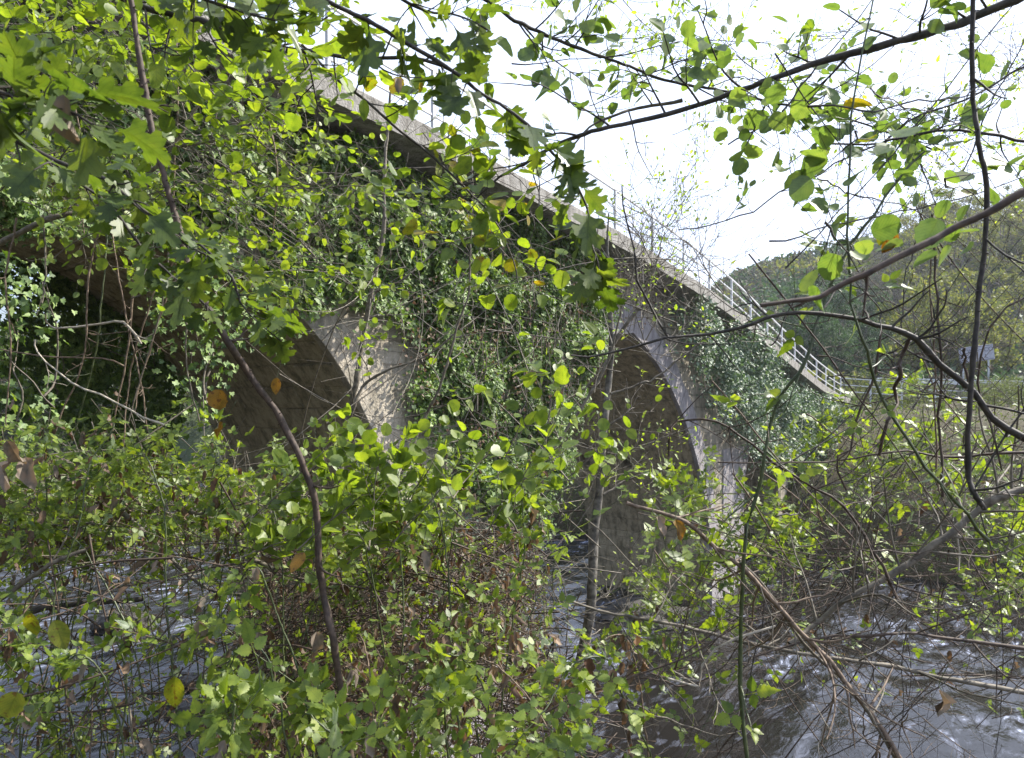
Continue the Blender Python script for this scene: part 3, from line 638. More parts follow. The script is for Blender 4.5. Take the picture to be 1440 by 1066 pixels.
# ------------------------------------------------------------------ branches
def grow(path, r0, r1, R, ntw=6, twl=.25, leaf=None, lsize=.05, gap=.035, sub=1, main_leaves=False, up=.15, droop=0., t0=.1, ang=(35,75), wig=.003, wob=1, rmin=.0006):
    """path: world points of the main axis. returns tubes and leaf attach data"""
    L_ = np.linalg.norm(np.diff(path, axis=0), axis=1).sum(); n = max(8, int(L_/(.05 if r0 < .004 else .022)))
    p = spline(path, n); kn = R.normal(0, 1, (n,3)); kn = (kn+np.roll(kn,1,0)+np.roll(kn,-1,0)); kn[0] = kn[-1] = 0
    ph = R.uniform(0, 6.28, 6); fx = np.linspace(0, L_, n)[:,None]; p = p+np.concatenate([np.sin(fx*R.uniform(5,11)+ph[:1])*R.normal(), np.sin(fx*R.uniform(5,11)+ph[1:2])*.6, np.sin(fx*R.uniform(5,11)+ph[2:3])*R.normal()], 1)*min(.012, L_*.012)*wob
    p = p+kn*wig*(.3 if r0 >= .004 else 1); kk_ = np.clip(R.normal(0,1,n), -.6, 2.6); kk_[1:-1] = .25*kk_[:-2]+.5*kk_[1:-1]+.25*kk_[2:]; rad = np.linspace(r0, r1, n)*(1+.16*kk_)
    tubes = [(p, rad)]; lp = []; ld = []
    def leaves_on(q, a, b):
        T = unit(np.gradient(q, axis=0)); d = np.linalg.norm(np.diff(q, axis=0), axis=1).sum(); m = max(1, int(d*(b-a)/gap))
        for i in range(m):
            f = a+(b-a)*(i+R.random()*.7)/m; j = min(int(f*(len(q)-1)), len(q)-1)
            side = unit(np.cross(T[j], ZU+R.normal(0,.5,3)))*(1 if i % 2 else -1)
            dd = unit(T[j]*R.uniform(.2,.9)+side*R.uniform(.5,1)-ZU*droop*R.random()+R.normal(0,.2,3))
            lp.append(q[j]+dd*R.uniform(.004,.02)); ld.append(dd)
        lp.append(q[-1]); ld.append(unit(T[-1]+R.normal(0,.15,3)))
    def twig(a, T, l, r, depth):
        az = R.uniform(0, 2*PI); an = math.radians(R.uniform(*ang)); A = unit(np.cross(T, [.3,.1,.9])); B = np.cross(T, A)
        d = T*math.cos(an)+(A*math.cos(az)+B*math.sin(az))*math.sin(an); q = [a]
        for k in range(4): d = unit(d+ZU*(up-droop*.5)*.5+R.normal(0,.16,3)); q.append(q[-1]+d*l/4)
        q = spline(np.array(q), 8); tubes.append((q, np.linspace(r, max(r*.45,rmin), 8)))
        if leaf: leaves_on(q, .15, 1)
        if depth > 0:
            for _ in range(R.integers(1, 4)):
                j = R.integers(2, 7); twig(q[j], unit(q[j]-q[j-1]), l*R.uniform(.35,.65), r*.6, depth-1)
    T = unit(np.gradient(p, axis=0))
    for k in range(ntw):
        f = t0+(1-t0)*(k+R.random())/max(ntw,1); j = min(int(f*(n-1)), n-1)
        twig(p[j], T[j], twl*R.uniform(.5,1.3), max(min(rad[j]*.55, .004), rmin*1.3), sub)
    if main_leaves and leaf: leaves_on(p, t0, 1)
    return tubes, np.array(lp).reshape(-1,3), np.array(ld).reshape(-1,3)
def add_leaves(root, kind, mat, lp, ld, size, R, frac=1.0, name='leaves', facing=.25):
    if len(lp) == 0: return
    k = R.random(len(lp)) < frac; lp = lp[k]; ld = ld[k]; n = len(lp)
    if n == 0: return
    nr = unit(ZU*1.0+np.array([.1,-.9,0])*facing*2+R.normal(0,.5,(n,3)))
    link(name, leaves_mesh(name, kind, lp, ld, nr, R.uniform(.6,1.25,n)*size), mat, root)
def branch(name, label, cat, pts, D, r0, r1, seed, bark='dark', leaf=None, mat=None, group=None, lsize=.05, frac=1, thorns=0, yellow=0, **kw):
    R = np.random.default_rng(seed)
    if np.isscalar(D): D = (D, D)
    n = len(pts); dd = np.interp(np.arange(n), np.linspace(0, n-1, len(D)), D)+R.normal(0,.006,n)*(np.mean(D))
    path = np.array([P(x, y, d) for (x, y), d in zip(pts, dd)])
    tubes, lp, ld = grow(path, r0, r1, R, leaf=leaf, lsize=lsize, rmin=.0003*np.mean(D), **kw)
    root = empty(name, path[0], label, cat, group)
    stem = link('stem', tubes_mesh('stem', tubes, 6), M[bark], root)
    if thorns:
        tb = []
        p = tubes[0][0]
        for _ in range(thorns):
            j = R.integers(1, len(p)-1); d = unit(np.cross(unit(p[j+1]-p[j-1]), R.normal(0,1,3))); rr = r0
            tb.append((np.array([p[j]+d*rr*.6, p[j]+d*(rr+.004), p[j]+d*(rr+.009)+ZU*-.002]), np.array([.0025,.0016,.0003])))
        link('thorns', tubes_mesh('thorns', tb, 4), M[bark], root)['kind'] = 'stuff'
    if leaf:
        if yellow and len(lp):
            k = R.random(len(lp)) < yellow
            add_leaves(root, leaf, M['yellow'], lp[k], ld[k], lsize, R, frac, 'yellow_leaves'); lp = lp[~k]; ld = ld[~k]
        add_leaves(root, leaf, M[mat or leaf], lp, ld, lsize, R, frac)
    return root

BR = [  # traced boughs: name, label, category, points, depth, radii, options
 ('hawthorn_branch','long dark branch with lobed green leaves crossing the sky at top centre','branch',[(330,-60),(453,0),(510,27),(564,57),(622,90),(669,122),(716,152),(750,182),(770,209),(801,250),(821,290),(832,330),(838,358),(850,392)],1.55,.0055,.0018,dict(leaf='lobed',lsize=.074,ntw=30,twl=.035,sub=0,gap=.03,up=-.1,droop=.5,bark='dark')),
 ('hawthorn_branch','dark branch with lobed leaves running from the left edge toward the hanging vines','branch',[(-30,170),(0,186),(68,223),(145,250),(203,297),(263,341),(300,362)],1.5,.006,.0025,dict(leaf='lobed',lsize=.062,ntw=24,twl=.06,sub=0,gap=.035,droop=.4)),
 ('hawthorn_branch','drooping lobed-leaf branch just below the one from the left edge','branch',[(60,218),(101,250),(152,287),(186,331),(209,360),(230,377),(270,411),(300,440)],1.65,.004,.002,dict(leaf='lobed',lsize=.065,ntw=16,twl=.06,sub=0,gap=.035,droop=.4)),
 ('hawthorn_branch','lobed-leaf spray hanging in front of the left arch pier','branch',[(240,320),(287,350),(324,390),(338,424),(360,450),(395,480)],1.7,.004,.0018,dict(leaf='lobed',lsize=.07,ntw=16,twl=.05,sub=0,gap=.03,droop=.4)),
 ('hawthorn_branch','large out-of-focus dark leaf spray in the top left corner','branch',[(-60,110),(-10,125),(40,140),(90,155),(130,175)],1.0,.004,.002,dict(leaf='lobed',lsize=.062,ntw=16,twl=.05,sub=0,gap=.022,droop=.5)),
 ('hawthorn_branch','leafy spray hanging down from the top edge above the grey bough','branch',[(170,-50),(230,-25),(290,0),(340,15),(400,30)],1.3,.004,.002,dict(leaf='lobed',lsize=.066,ntw=22,twl=.07,sub=0,gap=.03,droop=.5)),
 ('hawthorn_branch','lobed leaves against the sky beside the deck railing at top centre','branch',[(520,-40),(560,-5),(600,15),(640,20),(690,45)],1.6,.004,.002,dict(leaf='lobed',lsize=.066,ntw=14,twl=.06,sub=0,gap=.035,droop=.4)),
 ('grey_bough','grey bough curving from the top left edge to the bridge deck','branch',[(150,-15),(200,7),(256,25),(313,42),(369,66),(425,70),(496,83),(594,87),(640,100)],2.1,.011,.004,dict(leaf='round',mat='round',lsize=.05,ntw=18,twl=.22,sub=1,gap=.08,bark='dark')),
 ('alder_branch','dark slanting branch passing in front of the deck slab','branch',[(425,62),(470,107),(504,132),(560,182),(608,221),(658,269),(681,291),(700,320),(717,353),(729,398)],2.2,.005,.002,dict(leaf='round',lsize=.052,ntw=14,twl=.22,sub=1,gap=.07,yellow=.12,bark='dark')),
 ('big_bough','thick dark bough sweeping down from the top right corner across the sky','branch',[(1500,-35),(1426,0),(1365,27),(1298,47),(1247,61),(1163,84),(1075,115),(1044,128),(960,154),(841,182),(785,201),(734,231),(700,252),(672,280)],(2.0,2.3),.014,.0035,dict(leaf='round',mat='dusky',lsize=.045,ntw=16,twl=.3,sub=1,gap=.1,bark='dark')),
 ('alder_branch','dark branch with round leaves running under the big bough against the sky','branch',[(660,-18),(716,24),(750,40),(791,59),(845,79),(902,101),(960,118),(1021,128),(1095,145),(1149,155),(1196,169),(1254,189),(1310,210)],(2.2,2.6),.0065,.003,dict(leaf='round',mat='dusky',lsize=.047,ntw=30,twl=.22,sub=1,gap=.06,bark='dark')),
 ('alder_branch','thin knobbly branch forking beside the big bough at centre top','branch',[(960,141),(898,153),(870,160),(833,176),(800,210),(760,240)],2.35,.006,.0025,dict(ntw=6,twl=.25,bark='grey')),
 ('bare_branch','bare bent branch arching between the hanging lianas at the upper right','branch',[(1163,203),(1230,203),(1264,193),(1315,184),(1382,187),(1440,199),(1480,204)],2.2,.003,.0055,dict(leaf='round',mat='dusky',lsize=.05,ntw=10,twl=.2,sub=1,gap=.08)),
 ('bramble_liana','long thin bramble rising from mid sky to the right edge','liana',[(955,323),(1011,314),(1055,294),(1095,267),(1146,250),(1196,223),(1247,196),(1298,159),(1365,135),(1440,98),(1480,80)],2.1,.0016,.0035,dict(ntw=12,twl=.18,leaf='oval',mat='dusky',lsize=.035,gap=.09,wig=.004)),
 ('blurred_branch','nearest blurred branch slanting over the hill at the right edge','branch',[(1500,235),(1440,267),(1387,297),(1342,319),(1298,341),(1231,374),(1191,392),(1147,419),(1120,423),(1068,432)],1.0,.0068,.003,dict(ntw=3,twl=.05,bark='cane')),
 ('vertical_cane','straight dark vertical cane near the right edge, from the top to the lower bough','cane',[(1368,-30),(1370,68),(1372,135),(1379,203),(1382,257),(1379,358),(1375,418),(1374,485),(1370,553),(1364,620),(1362,671),(1368,697),(1382,716)],1.5,.005,.0062,dict(ntw=4,twl=.2,bark='dark',thorns=40)),
 ('arched_bough','dark arched bough crossing in front of the arch and railing to the right edge','branch',[(802,499),(859,498),(943,479),(997,471),(1060,458),(1095,448),(1136,441),(1196,446),(1247,460),(1284,473),(1315,505),(1365,549),(1392,583),(1440,617),(1490,650)],1.9,.0028,.011,dict(ntw=14,twl=.25,bark='dark')),
 ('bare_twig','crooked twig standing up from the arched bough beside the arch crown','twig',[(875,260),(878,297),(889,342),(893,400),(914,436),(928,457),(943,479)],1.9,.002,.004,dict(ntw=6,twl=.2)),
 ('lower_bough','thick brown bough rising to the right over the river','branch',[(1110,905),(1149,875),(1193,841),(1250,811),(1298,777),(1337,750),(1377,717),(1403,700),(1440,688),(1500,680)],2.2,.007,.015,dict(ntw=16,twl=.4,bark='grey')),
 ('fallen_pole','smooth grey-green pole leaning across the river water at lower right','branch',[(800,845),(846,859),(883,866),(956,880),(1030,899),(1129,919),(1196,929),(1264,939),(1331,953),(1440,973),(1500,984)],2.4,.0045,.0095,dict(ntw=8,twl=.35,bark='grey')),
 ('bundle_liana','pale brown liana bundle slanting down to the bottom edge','liana',[(880,706),(960,733),(1011,774),(1048,801),(1088,845),(1129,892),(1163,929),(1196,973),(1230,1010),(1270,1070)],2.0,.006,.0085,dict(ntw=16,twl=.3,bark='red')),
 ('bundle_liana','twin liana twisted against the pale brown bundle','liana',[(1040,790),(1085,838),(1124,895),(1160,933),(1200,970),(1226,1012),(1262,1070)],2.02,.004,.005,dict(ntw=6,twl=.3,bark='grey')),
 ('arched_liana','dark liana arching low over the river at the right','liana',[(1060,925),(1129,905),(1180,895),(1230,892),(1298,897),(1365,902),(1440,909),(1500,915)],2.1,.003,.007,dict(ntw=10,twl=.3,bark='cane')),
 ('green_cane','upright green bramble cane beside the right pier','cane',[(1300,215),(1264,254),(1213,319),(1190,360),(1169,407),(1153,451),(1129,509),(1095,573),(1075,647),(1058,708),(1044,790),(1043,909),(1051,1080)],2.0,.003,.0065,dict(leaf='bramble',lsize=.07,ntw=14,twl=.12,sub=0,gap=.06,bark='green',thorns=50)),
 ('green_cane','long green cane bending down from the sky in front of the hill','cane',[(1240,-40),(1230,0),(1203,101),(1191,169),(1189,294),(1191,357),(1198,406),(1211,463),(1227,519),(1250,566),(1274,610),(1305,661),(1348,710),(1390,760)],1.8,.0022,.005,dict(leaf='bramble',lsize=.06,ntw=8,twl=.12,sub=0,gap=.1,bark='green',thorns=30)),
 ('bramble_liana','bramble falling from the arch edge to the lower bough','liana',[(940,640),(947,601),(963,593),(994,592),(1026,607),(1060,627),(1120,665),(1160,687),(1193,720),(1220,767),(1243,807),(1262,845)],2.2,.0035,.005,dict(ntw=10,twl=.25,bark='cane')),
 ('bramble_liana','level brown liana crossing the leaves below the hill','liana',[(1010,650),(1097,655),(1160,650),(1210,640),(1277,633),(1327,643),(1377,641),(1440,638),(1490,640)],2.1,.002,.005,dict(ntw=8,twl=.2,bark='cane')),
 ('bare_twig','short level twig ending at the thick lower bough','twig',[(1140,775),(1213,773),(1293,778)],2.2,.0015,.0035,dict(ntw=3,twl=.15,bark='cane')),
 ('dead_twig','sunlit pale stem curving down beside the vertical cane','stem',[(1337,653),(1355,677),(1353,707),(1345,733),(1346,770),(1348,802)],2.4,.003,.003,dict(ntw=2,twl=.1,bark='pale')),
 ('dead_twig','hooked pale dead stem over the water at the lower right','stem',[(1090,880),(1061,888),(1028,899),(997,922),(984,949),(989,966),(974,963),(940,955)],2.1,.0035,.003,dict(ntw=3,twl=.1,bark='pale')),
 ('hanging_vine','hanging brown vine in front of the far hillside bushes','vine',[(1312,300),(1315,384),(1318,451),(1323,519),(1321,586),(1328,637),(1326,700)],2.0,.0035,.004,dict(ntw=5,twl=.12,bark='cane')),
 ('hanging_vine','second hanging vine close beside the hillside bushes','vine',[(1300,310),(1308,400),(1313,470),(1314,540),(1318,600),(1320,690)],2.05,.002,.003,dict(ntw=3,twl=.1,bark='red')),
 ('twisted_vine','dark corkscrew vine hanging from the arched bough','vine',[(1278,478),(1270,500),(1264,515),(1266,530),(1258,545),(1263,566),(1252,585),(1246,600),(1236,640)],1.95,.006,.004,dict(ntw=3,twl=.12,bark='cane')),
 ('twisted_vine','loose curling vine between the railing end and the river leaves','vine',[(1240,461),(1234,512),(1227,546),(1203,586),(1196,627),(1176,644),(1190,690)],1.95,.0035,.003,dict(ntw=4,twl=.15,bark='cane')),
 ('bare_twig','wiry twig in front of the white road sign','twig',[(1460,410),(1440,418),(1413,441),(1389,502),(1386,559),(1396,607),(1409,661)],1.9,.003,.0025,dict(ntw=4,twl=.15,bark='cane')),
 ('bare_twig','short knobbly spur standing on the arched bough near the sign','twig',[(1352,505),(1351,490),(1356,512),(1362,540)],1.9,.002,.004,dict(ntw=2,twl=.1,bark='cane')),
 ('thorny_cane','thick red-brown thorny cane curving from the top left down to the bottom edge','cane',[(178,-40),(183,0),(196,90),(207,150),(220,220),(238,275),(258,345),(277,401),(321,478),(355,532),(392,586),(419,640),(442,701),(447,780),(455,840),(468,900),(480,970),(492,1040),(497,1090)],(1.9,2.0),.008,.0108,dict(ntw=6,twl=.12,bark='cane',thorns=110)),
 ('grey_sapling','slender pale grey sapling stem standing before the left pier','sapling',[(549,130),(543,200),(541,260),(538,330),(525,400),(510,480),(500,540),(488,600),(478,660),(470,720)],4.6,.008,.024,dict(ntw=8,twl=.8,bark='grey',leaf='round',lsize=.05,gap=.3)),
 ('sapling','pale stem branching right from the sapling before the ivy wall','stem',[(484,612),(500,566),(514,539),(547,519),(600,500),(640,470)],4.6,.013,.005,dict(ntw=6,twl=.6,bark='grey')),
 ('sapling','pale twin shoot rising from the grey sapling toward the deck slab','stem',[(525,425),(529,412),(564,394),(615,350),(650,310)],4.6,.008,.003,dict(ntw=5,twl=.4,bark='grey')),
 ('sapling','tall thin stem in front of the middle of the ivy wall','stem',[(560,680),(595,590),(615,553),(632,502),(645,451),(659,411),(662,350),(664,270),(660,190)],4.4,.011,.003,dict(ntw=8,twl=.5,bark='grey',leaf='round',lsize=.05,gap=.3)),
 ('sapling','leaning grey stem rising from the pier toward the arch crown','stem',[(690,720),(760,650),(800,600),(850,520),(868,460),(880,410),(900,360)],4.8,.014,.004,dict(ntw=8,twl=.5,bark='grey')),
 ('sapling','thin upright stem in front of the rapids by the middle pier','stem',[(745,880),(751,843),(757,786),(759,720),(765,650),(775,560)],5.6,.013,.006,dict(ntw=6,twl=.5,bark='grey')),
]
seed = 100
for (nm, lb, ct, pts, D, ra, rb, kw) in BR:
    seed += 1; branch(nm, lb, ct, pts, D, ra, rb, seed, wob=.25, **kw)

# lichen-covered young tree standing in front of the right arch
tr = empty('young_tree', P(805,985,6.0), 'lichen-spotted young tree standing in the water before the right arch', 'tree')
R = np.random.default_rng(61)
def tp(pts, D): return np.array([P(x, y, D+R.normal(0,.03)) for x, y in pts])
main = tp([(800,990),(812,948),(822,904),(830,859),(833,812),(836,746),(843,688),(846,637),(851,586),(856,536),(860,485),(858,440),(858,401),(854,350),(856,300)], 6.0)
q = spline(main, 60); link('trunk', tubes_mesh('trunk', [(q, np.interp(np.arange(60), [0,6,25,45,59], [.07,.05,.037,.024,.007])*(1+.06*np.sin(np.arange(60)*1.7)))], 9), M['trunk'], tr)
for pts, r in (([(861,488),(890,445),(908,425),(914,395),(930,350)],.022),([(858,556),(898,540),(930,526),(967,499),(989,477),(1020,455)],.013),([(848,695),(885,674),(920,664),(950,651)],.012),([(848,650),(902,627),(943,612),(975,600)],.009),
               ([(860,500),(830,540),(812,548),(795,550)],.008),([(852,600),(880,580),(892,573)],.012),([(832,850),(860,830),(905,790)],.01),([(828,870),(790,850),(770,800)],.01),([(858,440),(840,410),(838,360),(845,300)],.01),([(845,640),(815,622),(790,625),(770,650)],.008)):
    q = tp(pts, 6.0); tb, lp, ld = grow(q, r, r*.35, R, ntw=9, twl=.35, leaf='small', gap=.09, wig=.008)
    l_ = link('limb', tubes_mesh('limb', tb, 5), M['grey'], tr)
    if R.random() < .8:
        o = link('leaves', leaves_mesh('leaves', 'small', lp, ld, unit(ZU+R.normal(0,.6,(len(lp),3))), R.uniform(.02,.045,len(lp))), M['sprig'], l_, True); o.location = (0,0,0)
        o.parent = l_

# hanging dead vines before the left arch
HV = [([(134,300),(134,340),(125,424),(110,520),(82,610)],'red'),([(152,290),(152,340),(141,433),(132,500),(107,607)],'green'),([(157,290),(159,340),(172,410),(180,458),(197,531),(212,621)],'red'),
 ([(193,388),(183,453),(175,509),(158,607)],'red'),([(225,371),(194,481),(183,520),(176,630)],'red'),([(236,408),(214,481),(197,535),(190,580)],'red'),([(18,300),(11,453),(13,593)],'red'),([(259,416),(267,509),(277,593)],'grey'),
 ([(246,300),(236,380),(220,450),(180,600)],'grey'),([(60,300),(64,380),(60,430)],'grey'),([(250,60),(247,180),(246,330),(240,380)],'red'),([(98,20),(106,120),(116,230),(122,330)],'red'),([(375,150),(388,230),(380,330)],'red')]
LH = ['leftmost','greenish','long slanting','straight','thin']
for i, (pts, bk) in enumerate(HV):
    branch('dead_vine', 'thin dead bramble vine hanging straight down before the left arch', 'vine', pts, 2.9+.25*(i % 3), .0045, .003, 200+i, bk, group='dead vines hanging before the left arch', ntw=3, twl=.12, thorns=0)
branch('pale_vine', 'pale hooked vine lying level across the hanging vines, upper of the pair', 'vine', [(66,438),(70,458),(84,465),(141,458),(169,454),(186,464),(200,480)], 2.9, .0035, .0055, 231, 'pale', ntw=1, twl=.1)
branch('pale_vine', 'pale vine slanting down across the hanging vines before the dark ivy', 'vine', [(48,478),(56,506),(104,540),(158,562),(203,583),(230,600)], 2.9, .003, .005, 232, 'pale', ntw=2, twl=.1)
branch('dead_vine', 'thin level reddish vine between the two pale vines', 'vine', [(-20,480),(20,495),(56,502),(113,505),(158,507),(180,514)], 2.95, .003, .0035, 233, 'red', ntw=2, twl=.1)
branch('dead_log', 'broken grey stick lying on the thicket at left above the water', 'stick', [(250,715),(290,728),(320,745),(350,780),(385,800)], 3.2, .017, .012, 234, 'grey', ntw=1, twl=.1)
branch('dead_log', 'lichened stick sloping toward the thorny cane over the water', 'stick', [(170,722),(225,770),(260,800),(300,830),(355,845)], 3.3, .012, .006, 235, 'trunk', ntw=4, twl=.25)
branch('dead_log', 'straight dark branch lying level over the water at the left edge', 'stick', [(-30,868),(60,856),(140,848),(200,840)], 3.4, .018, .013, 236, 'dark', ntw=1, twl=.2)
branch('dead_log', 'smooth grey branch poking in from the left edge above the water', 'stick', [(-30,862),(0,842),(45,810),(80,790),(120,776)], 2.6, .010, .007, 237, 'grey', ntw=2, twl=.2)
branch('pale_vine', 'pale cane bending down over the river in the lower left', 'vine', [(292,838),(250,870),(215,910),(190,950),(184,1000),(186,1050),(195,1085)], 2.3, .002, .0042, 238, 'grey', ntw=3, twl=.12)
branch('sapling', 'thick leaning stem in the upper left ending in a fork', 'stem', [(-20,355),(60,310),(140,290),(200,248),(238,212),(280,150),(320,100),(350,70)], 3.2, .014, .004, 239, 'grey', ntw=8, twl=.4)
branch('sapling', 'pale forked stem curving up through the round leaves at upper left', 'stem', [(255,204),(300,200),(345,180),(375,150),(410,135)], 3.0, .008, .003, 240, 'grey', ntw=5, twl=.3, leaf='round', lsize=.05, gap=.09)

# ------------------------------------------------------------------ groups of similar twigs and shoots
def many(n, region, seed, name, label, cat, group, ang, length, D, r, bark, **kw):
    R = np.random.default_rng(seed); xs_ = [p[0] for p in region]; ys_ = [p[1] for p in region]; k = 0; i = 0
    while k < n and i < n*40:
        i += 1
        cx = R.uniform(min(xs_), max(xs_)); cy = R.uniform(min(ys_), max(ys_))
        if not inpoly(np.array([cx]), np.array([cy]), region)[0]: continue
        a = math.radians(R.uniform(*ang)); L_ = R.uniform(*length); dx, dy = math.cos(a)*L_/2, -math.sin(a)*L_/2; c = R.choice([-1,1])*R.uniform(.05,.3)*L_*kw.get('curve',1)
        d = R.uniform(*D); pts = [(cx-dx, cy-dy), (cx-dx*.4+c*.6*math.sin(a), cy-dy*.4-c*.6), (cx+dx*.3+c*math.sin(a), cy+dy*.3-c), (cx+dx, cy+dy)]
        branch(name, label, cat, pts, (d*R.uniform(.93,1.07), d*R.uniform(.93,1.07)), r*R.uniform(.7,1.3), r*.3, seed*1000+i, bark, group=group, **kw); k += 1
UL = [(-40,60),(300,60),(520,110),(560,330),(480,480),(330,470),(200,380),(-40,330)]
many(25, UL, 31, 'alder_twig', 'thin twig with round bright green leaves in front of the ivy at upper left', 'twig', 'round-leaved twigs at upper left', (-50,10), (120,300), (2.4,3.6), .0028, 'grey', leaf='round', lsize=.035, ntw=10, twl=.22, sub=1, gap=.055)
many(14, [(-40,-20),(560,-20),(600,110),(300,110),(-40,120)], 32, 'alder_twig', 'leafy twig hanging in from the top edge above the deck slab', 'twig', 'leafy twigs along the top edge', (-70,-10), (120,260), (1.9,3.2), .003, 'dark', leaf='round', lsize=.044, ntw=9, twl=.22, sub=1, gap=.05)
many(38, [(-40,0),(240,0),(430,200),(430,330),(200,300),(-40,200)], 33, 'dead_twig', 'bare grey dead twig criss-crossing before the ivy at upper left', 'twig', 'bare dead twigs at upper left', (-45,-12), (200,460), (2.8,4.4), .0036, 'grey', ntw=6, twl=.3)
many(8, [(520,640),(760,620),(790,730),(560,760),(480,730)], 34, 'alder_shoot', 'upright shoot with large round yellow-green leaves before the pier', 'shoot', 'round-leaved shoots before the middle pier', (20,85), (120,240), (2.1,2.7), .0028, 'grey', leaf='round', lsize=.048, ntw=8, twl=.15, sub=0, gap=.05, main_leaves=True)
many(6, [(400,680),(540,680),(560,760),(400,760)], 35, 'alder_shoot', 'round-leaved shoot at the lower edge of the left arch shadow', 'shoot', 'round-leaved shoots below the left arch', (20,85), (120,220), (2.3,3.0), .0028, 'grey', leaf='round', lsize=.047, ntw=10, twl=.14, sub=1, gap=.05, main_leaves=True)
many(7, [(600,230),(780,250),(800,400),(640,400)], 36, 'alder_twig', 'sparse twig with yellowing leaves before the upper ivy and slab', 'twig', 'yellowing twigs before the slab', (-70,-20), (100,220), (2.2,2.9), .0022, 'dark', leaf='round', lsize=.052, ntw=6, twl=.12, sub=0, gap=.05, yellow=.22)
many(14, [(760,500),(880,500),(900,700),(780,700)], 37, 'sprout', 'fine sprout with scattered round leaves before the right arch', 'twig', 'sparse sprouts before the right arch', (30,100), (60,150), (2.8,4.0), .0016, 'grey', leaf='round', lsize=.045, ntw=3, twl=.1, sub=0, gap=.07)
SKY = [(700,-20),(1460,-20),(1460,300),(1250,330),(1080,200),(900,100)]
many(22, SKY, 38, 'sky_twig', 'fine twig with tiny pale leaves against the bright sky', 'twig', 'tiny-leaved twigs against the sky', (-80,40), (150,320), (3.6,5.5), .003, 'dark', leaf='small', mat='sprig', lsize=.036, ntw=9, twl=.33, sub=1, gap=.065)
many(8, [(1040,60),(1380,60),(1400,360),(1200,400),(1100,240)], 39, 'alder_twig', 'dusky twig with oval leaves hanging against the sky at right', 'twig', 'oval-leaved twigs at upper right', (-80,-20), (90,200), (1.5,2.3), .0022, 'dark', leaf='round', mat='dusky', lsize=.058, ntw=5, twl=.12, sub=0, gap=.07, yellow=.1)
many(22, [(1150,-20),(1460,-20),(1460,620),(1200,620),(1230,300)], 40, 'thin_liana', 'thin dark liana criss-crossing the bright right side', 'liana', 'thin lianas over the right side of the sky and hill', (15,75), (250,620), (1.7,3.2), .0026, 'dark', ntw=7, twl=.16, sub=1)
many(10, [(1150,100),(1460,100),(1460,620),(1200,620)], 41, 'thin_liana', 'thin brown liana sloping down to the right over the hill', 'liana', 'thin brown lianas sloping over the hill', (-60,-10), (250,560), (1.8,3.2), .0024, 'cane', ntw=7, twl=.16, sub=1)
many(8, [(860,250),(1010,250),(1010,400),(900,400)], 42, 'budding_twig', 'budding twig with tiny bright leaves before the railing', 'twig', 'budding twigs before the railing', (50,110), (110,220), (4.5,6.0), .003, 'grey', leaf='small', mat='sprig', lsize=.035, ntw=7, twl=.3, sub=1, gap=.07)
many(10, [(840,350),(1010,350),(1000,470),(840,440)], 43, 'dead_twig', 'grey leafless twig tangled over the crown of the right arch', 'twig', 'bare twigs over the right arch crown', (0,160), (100,260), (5.5,7.0), .006, 'grey', ntw=14, twl=.55, sub=1)
RB = [(1060,610),(1460,600),(1460,850),(1180,840),(1040,800)]
many(24, RB, 44, 'bramble_spray', 'bright spring bramble spray between the right pier and the right edge', 'spray', 'bright bramble sprays at right over the river', (10,90), (90,200), (2.8, 4.4), .002, 'green', leaf='bramble', lsize=.056, ntw=8, twl=.16, sub=1, gap=.07)
many(14, [(980,780),(1460,650),(1460,1080),(940,1080)], 45, 'bare_liana', 'brown bare liana tangled low over the river', 'liana', 'bare lianas low over the river', (10,70), (260,560), (2.0,3.4), .0034, 'cane', ntw=8, twl=.3, sub=1)
many(10, [(980,780),(1460,650),(1460,1080),(940,1080)], 46, 'bare_liana', 'bare liana falling to the lower right over the river', 'liana', 'bare lianas falling to the lower right', (-75,-10), (260,560), (2.0,3.4), .0030, 'red', ntw=8, twl=.3, sub=1)
many(16, [(760,700),(1060,700),(1060,1000),(760,1080)], 47, 'bramble_spray', 'loose green bramble spray over the rapids below the right arch', 'spray', 'bramble sprays below the right arch', (20,110), (80,190), (2.4,3.6), .002, 'green', leaf='bramble', lsize=.062, ntw=5, twl=.14, sub=0, gap=.07)
many(9, [(760,760),(1060,720),(1060,1000),(760,1080)], 48, 'bare_liana', 'grey-brown liana slanting before the rapids', 'liana', 'lianas before the rapids', (-50,50), (220,460), (2.4,3.4), .003, 'grey', ntw=7, twl=.25, sub=1)

many(14, [(930,690),(1110,680),(1110,850),(930,860)], 49, 'bramble_spray', 'fresh bramble spray covering the foot of the right pier', 'spray', 'bramble sprays at the foot of the right pier', (20,110), (80,170), (2.8,4.2), .002, 'green', leaf='bramble', lsize=.056, ntw=7, twl=.15, sub=1, gap=.065)
many(16, [(960,800),(1460,700),(1460,1080),(960,1080)], 50, 'hooked_liana', 'thin dark liana arching in a hook over the river', 'liana', 'hooked lianas over the river', (-160,160), (200,420), (2.2,3.4), .0022, 'dark', ntw=8, twl=.22, sub=1)

